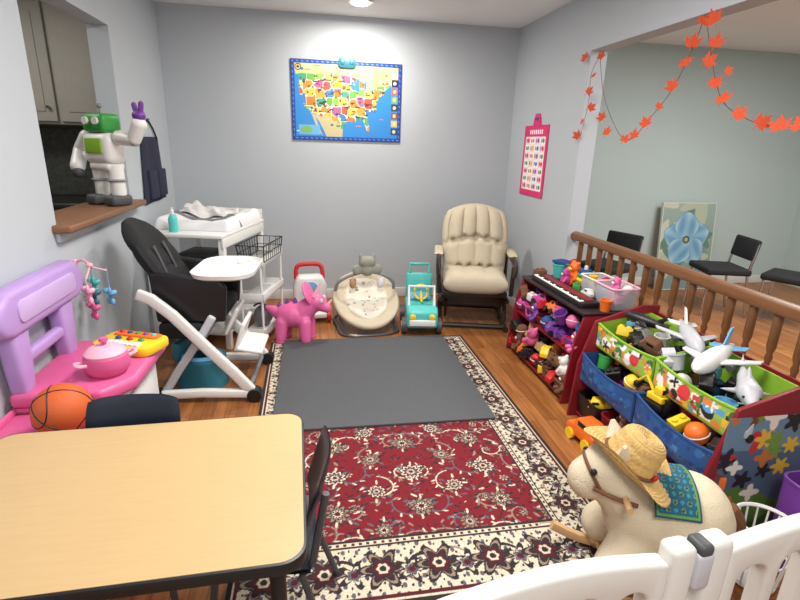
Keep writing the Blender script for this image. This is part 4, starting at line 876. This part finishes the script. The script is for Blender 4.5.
t = thing('toy_keyboard', 'long black and red toy keyboard on top of the red shelf', 'toy piano', (1.58, 2.84, .558), 90); t.scale = (.92, .84, .8)
B().prism(rrect(.74, .15, .02, 3), frame((0, 0, 0), (1, 0, 0), (0, 1, 0), (0, 0, 1)), .04, .006).build('body', BLACK, t)
for i in range(25): B().box((-.325+.027*i, .05, .041), (.0245, .035, .012), .002).build('key', WHITE, t)
for i in range(24):
    if i % 7 not in (2, 6): B().box((-.3115+.027*i, .042, .048), (.013, .022, .01), .002).build('black_key', BLACK, t)
B().box((0, -.02, .042), (.66, .06, .008), .003).build('control_strip', DRED, t)
t = thing('toy_basket', 'clear plastic basket full of pink toys at the near end of red shelf', 'basket', (1.75, 2.53, .558))
B().tub(.2, .17, .12, .12, .005, .85, .03).build('basket', GLASS, t); B().tube([(x, y, .128) for x, y in rrect(.175, .206, .03, 4)], .006, 6, True).build('rim', LPINK, t)
toy('ball', 'pink', (1.73, 2.48, .566), 0, .075, 'pink play ball in the clear basket'); toy('block', 'purple', (1.77, 2.56, .566), 30, .08, 'purple building block in the clear basket'); toy('cup', 'sky blue', (1.71, 2.575, .566), 0, .08, 'sky blue stacking cup in the clear basket')
toy('bear', 'pink', (1.74, 2.52, .63), -100, .10, 'pink plush bear on top of the clear basket'); toy('ball', 'white', (1.78, 2.47, .63), 0, .07, 'white play ball in the clear basket', 'pink')
t = thing('toy_tub', 'square clear plastic tub of small toys in the middle of the red shelf top', 'tub', (1.765, 2.75, .558))
B().tub(.17, .15, .11, .11, .005, .88, .02).build('tub', GLASS, t); B().tube([(x, y, .118) for x, y in rrect(.155, .175, .02, 4)], .006, 6, True).build('rim', WHITE, t)
toy('block', 'orange', (1.75, 2.72, .566), 20, .07, 'orange building block in the square clear tub'); toy('car', 'green', (1.78, 2.78, .566), 70, .085, 'green toy car in the square clear tub', 'black')
toy('cup', 'yellow', (1.745, 2.775, .63), 0, .06, 'yellow stacking cup in the square clear tub'); toy('ball', 'red', (1.79, 2.71, .625), 0, .06, 'red play ball in the square clear tub')
toy('rings', 'red', (1.765, 2.905, .558), 0, .15, 'colourful ring stacker on the red shelf behind the keyboard')
toy('bear', 'orange', (1.75, 3.01, .558), -90, .15, 'orange plush bear sitting on the red shelf behind the keyboard', 'yellow')
toy('car', 'lime', (1.79, 3.10, .558), 80, .13, 'lime toy car on the red shelf behind the keyboard', 'black')
toy('block', 'red', (1.79, 3.1, .642), 70, .09, 'red building block stacked on the lime toy car')
toy('cup', 'aqua', (1.74, 3.20, .558), 0, .12, 'aqua stacking cup at the far end of red shelf')
toy('book', 'blue', (1.77, 3.21, .657), 20, .12, 'blue board book balanced on the aqua cup')
toy('block', 'brown', (1.60, 3.215, .558), 10, .09, 'brown building block at the far end of the keyboard')
toy('cup', 'orange', (1.64, 2.45, .558), 0, .08, 'orange stacking cup at the near edge of red shelf')
toy('car', 'white', (1.67, 2.70, .558), 95, .09, 'white toy car beside the keyboard on the red shelf', 'red')
toy('bear', 'magenta', (1.675, 2.98, .558), -110, .11, 'magenta plush bear sitting right behind the keyboard')
toy('block', 'green', (1.68, 2.85, .558), 60, .08, 'green building block behind the middle of the keyboard')
toy('car', 'orange', (1.355, 2.02, 0), 97, .21, 'orange toy car with yellow wheels on the floor against the organizer', 'yellow')
tag(B().tub(.22, .22, .34, .34, .006, .85, .04).build('purple_tub', PURP, loc=(1.74, 1.15, 0)), 'deep purple plastic tub at the right edge in front of organizer', 'tub')
t = thing('white_basket', 'small round white open basket on the floor at the near end of the organizer', 'basket', (1.50, 1.15, 0))
wb = B()
for z, r in ((.01, .07), (.12, .082), (.24, .095)): wb.tube(ring_pts(r, z, 24), .007 if z > .2 else .004, 6, True)
for i in range(18):
    a = 2*PI*i/18; wb.tube([(.07*cos(a), .07*sin(a), .01), (.095*cos(a), .095*sin(a), .24)], .0035, 6)
wb.lathe([(.001, .004), (.07, .004), (.07, .012), (.001, .012)], n=20).build('basket_body', WHITE, t)
# ------------------------------------------------------------------ rocking horse and hat
t = thing('rocking_horse', 'cream plush rocking horse with teal saddle cloth beside the organizer', 'rocking horse', (1.115, 1.195, .009), 160); t.scale = (.85, .85, .92)
blob('body', [('b', (-.05, 0, .30), (.195, .180, .17)), ('b', (-.10, 0, .30), (.16, .175, .17)), ('b', (.07, 0, .31), (.145, .15, .145)), ('c', (.13, 0, .38), (.19, 0, .44), .12, .11), ('b', (.215, 0, .46), (.102, .10, .105)), ('c', (.23, 0, .45), (.285, 0, .415), .09, .078)] +
     [('c', (x, s*.09, .2), (x+(.05 if x > 0 else -.03), s*.13, .14), .085, .08) for x in (-.12, .12) for s in (-1, 1)], BEIGE, t, .011, 7)
B().ball((.297, 0, .41), (.062, .076, .062), (0, 35, 0)).build('muzzle', BEIGE, t)
for s in (-1, 1):
    B().ball((.285, s*.075, .485), (.014, .009, .014), n=10).build('eye', BLACK, t)
    B().tube([(.2, s*.06, .54), (.19, s*.085, .58), (.2, s*.095, .61)], [.03, .026, .008], 8).build('ear', BEIGE, t)
    B().tube([(.28, s*.086, .43), (.21, s*.115, .42), (.13, s*.13, .41)], .008, 6, sub=3).build('rein', BROWN, t)
    B().tube([(-.36, s*.15, .075), (-.22, s*.15, .03), (0, s*.15, .016), (.22, s*.15, .03), (.36, s*.15, .075)], .02, 8, sub=6, flat=(.9, 1.2)).build('rocker', PINE, t)
    for x in (.17, -.16): B().box((x, s*.135, .07), (.06, .06, .07), .015).build('foot_block', PINE, t)
B().tube([(.088*cos(a*PI/10), .088*sin(a*PI/10), 0) for a in range(20)], .007, 6, True).build('noseband', BROWN, t, loc=(.258, 0, .433), rot=(0, 125, 0))
for x in (.17, -.16): B().tube([(x, -.13, .055), (x, .13, .055)], .012).build('cross_bar', PINE, t)
B().cyl((.17, -.18, .42), (.17, .18, .42), .012, n=12).build('handle', PINE, t)
def cloth(u, v, s):
    a = u*1.0; return Vector((.078*v, (.187+.004*s)*sin(a), .302+(.177+.004*s)*cos(a)))
def cl_fn(X, Y):
    img = np.zeros(X.shape+(3,)); img[:] = (24, 84, 108); w, h = .34, .16
    k = (np.sin(X*2*PI/.05)*np.sin(Y*2*PI/.05)); img[k > .55] = (110, 140, 70); img[k > .8] = (24, 50, 90); img[k < -.65] = (46, 130, 146)
    d = np.minimum(np.minimum(X, w-X), np.minimum(Y, h-Y)); img[d < .014] = (90, 140, 70); img[d < .006] = (24, 70, 96)
    return img
o = paint('saddle_cloth', frame((0, 0, 0), (1, 0, 0), (0, 1, 0), (0, 0, 1)), .34, .16, 90, 44, cl_fn, CLOTHM, t, 1.0)
for v in o.data.vertices: v.co = cloth(v.co.x/.17-1, v.co.y/.08-1, v.co.z)
o.data.shade_smooth()
B().tube([(-.24, 0, .36), (-.29, 0, .3), (-.28, .01, .2)], [.03, .035, .012], 8, sub=4).build('tail', BROWN, t)
t = thing('straw_hat', 'woven straw cowboy hat resting on the rocking horse\'s head', 'hat', (.978, 1.215, .49), rot=(22, 12, 30)); t.scale = (.88, .88, .98)
def hat(u, v):
    a = 2*PI*u; r = v
    if r < .45: f = r/.45; rr, z = .070*f**.9, .118-.022*f**4-.016*math.exp(-(f/.45)**2)*(.4+.6*abs(cos(a)))
    elif r < .62: q = (r-.45)/.17; rr, z = .070+.016*q**.8, .096*(1-q)**1.0
    else: q = (r-.62)/.38; rr, z = .086+.08*q-.01*q**3*cos(a)**2, .055*q**2.2*cos(a)**2-.018*q*q*sin(a)**2
    rr += .0012*sin(r*110); z += .0012*cos(r*110)
    return Vector((rr*cos(a)*.92, rr*sin(a)*1.1, z))
B().grid(hat, 60, 110).build('hat_body', STRAW, t, 80)
B().tube([(.0875*cos(a*PI/16)*.92, .0875*sin(a*PI/16)*1.1, .008) for a in range(32)], .006, 6, True).build('hat_band', BROWN, t)
B().ball((.0, -.1, .022), (.014, .008, .014)).build('badge', RED, t)
# ------------------------------------------------------------------ baby gate in foreground
GATE = mat('ivory_moulded_plastic', (214, 212, 206), .42, var=.03)
t = thing('baby_gate', 'white plastic baby gate panels across the bottom right foreground', 'gate', (.25, .715, 0), 5)
def gpanel(x0, x1):
    n = 20; P = [(x0+(x1-x0)*i/n, .580+.03*sin(PI*i/n)) for i in range(n+1)]+[(x1, .02), (x0, .02)]
    fr = frame((0, -.02, 0), (1, 0, 0), (0, 0, 1), (0, 1, 0))
    o = B().prism(P, fr, .044).build('panel', GATE)
    k = 4; wq = (x1-x0-.05)/k; cut = B()
    for i in range(k):
        cx = x0+.025+wq*(i+.5); top = .505+.03*sin(PI*(cx-x0)/(x1-x0)); hh = top-.10
        cut.prism([(cx+a, .10+hh/2+c) for a, c in rrect(wq-.04, hh, min(.045, (wq-.04)/2-.002), 6)], frame((0, -.1, 0), (1, 0, 0), (0, 0, 1), (0, 1, 0)), .2)
    c = cut.build('cutter', GATE, None, 0)
    md = o.modifiers.new('b', 'BOOLEAN'); md.object = c; md.operation = 'DIFFERENCE'; md.solver = 'EXACT'
    bv = o.modifiers.new('v', 'BEVEL'); bv.width = .010; bv.segments = 3; bv.limit_method = 'ANGLE'; bv.angle_limit = R(50)
    me = baked(o); bpy.data.objects.remove(c); me.shade_smooth(); me.set_sharp_from_angle(angle=R(50)); o.parent = t
gpanel(-.62, -.05); gpanel(-.03, .50); gpanel(.66, 1.22)
for x in (.50, .60): B().bx(x, x+.065, -.026, .030, 0, .615, .016).build('latch_post', GATE, t)
B().bx(.562, .608, -.03, .036, .50, .595, .01).build('latch', LGREY, t)
B().box((.585, -.004, .603), (.036, .05, .03), .01).build('latch_button', DGREY, t)
# ------------------------------------------------------------------ lights
def area(name, loc, size, power, col=(1, .97, .92), rot=(0, 0, 0), sy=None):
    d = bpy.data.lights.new(name, 'AREA'); d.energy = power; d.color = col; d.size = size
    if sy: d.shape = 'RECTANGLE'; d.size_y = sy
    o = bpy.data.objects.new(name, d); C.objects.link(o); o.location = loc; o.rotation_euler = [R(a) for a in rot]
area('room_light', (.35, 1.9, 2.40), .5, 62, (1, .965, .91), sy=.9)
area('entry_light', (.3, -.4, 2.38), .6, 42, (1, .965, .91))
area('down_light', (.41, 4.17, 2.395), .12, 24, (1, .93, .82))
area('far_room_light', (3.5, 2.6, 2.40), 1.2, 84, (1, .98, .94))
area('kitchen_light', (-2.2, 3.3, 2.40), .5, 14)
w = bpy.data.worlds.new('world'); bpy.context.scene.world = w; w.use_nodes = True
w.node_tree.nodes['Background'].inputs[0].default_value = (.98, .985, 1, 1); w.node_tree.nodes['Background'].inputs[1].default_value = .65
# things that nothing tells apart share a group
from collections import defaultdict
dd = defaultdict(list)
for o in C.objects:
    if o.parent is None and 'label' in o.keys(): dd[o['label']].append(o)
for k, v in dd.items():
    if len(v) > 1:
        for o in v: o['group'] = k
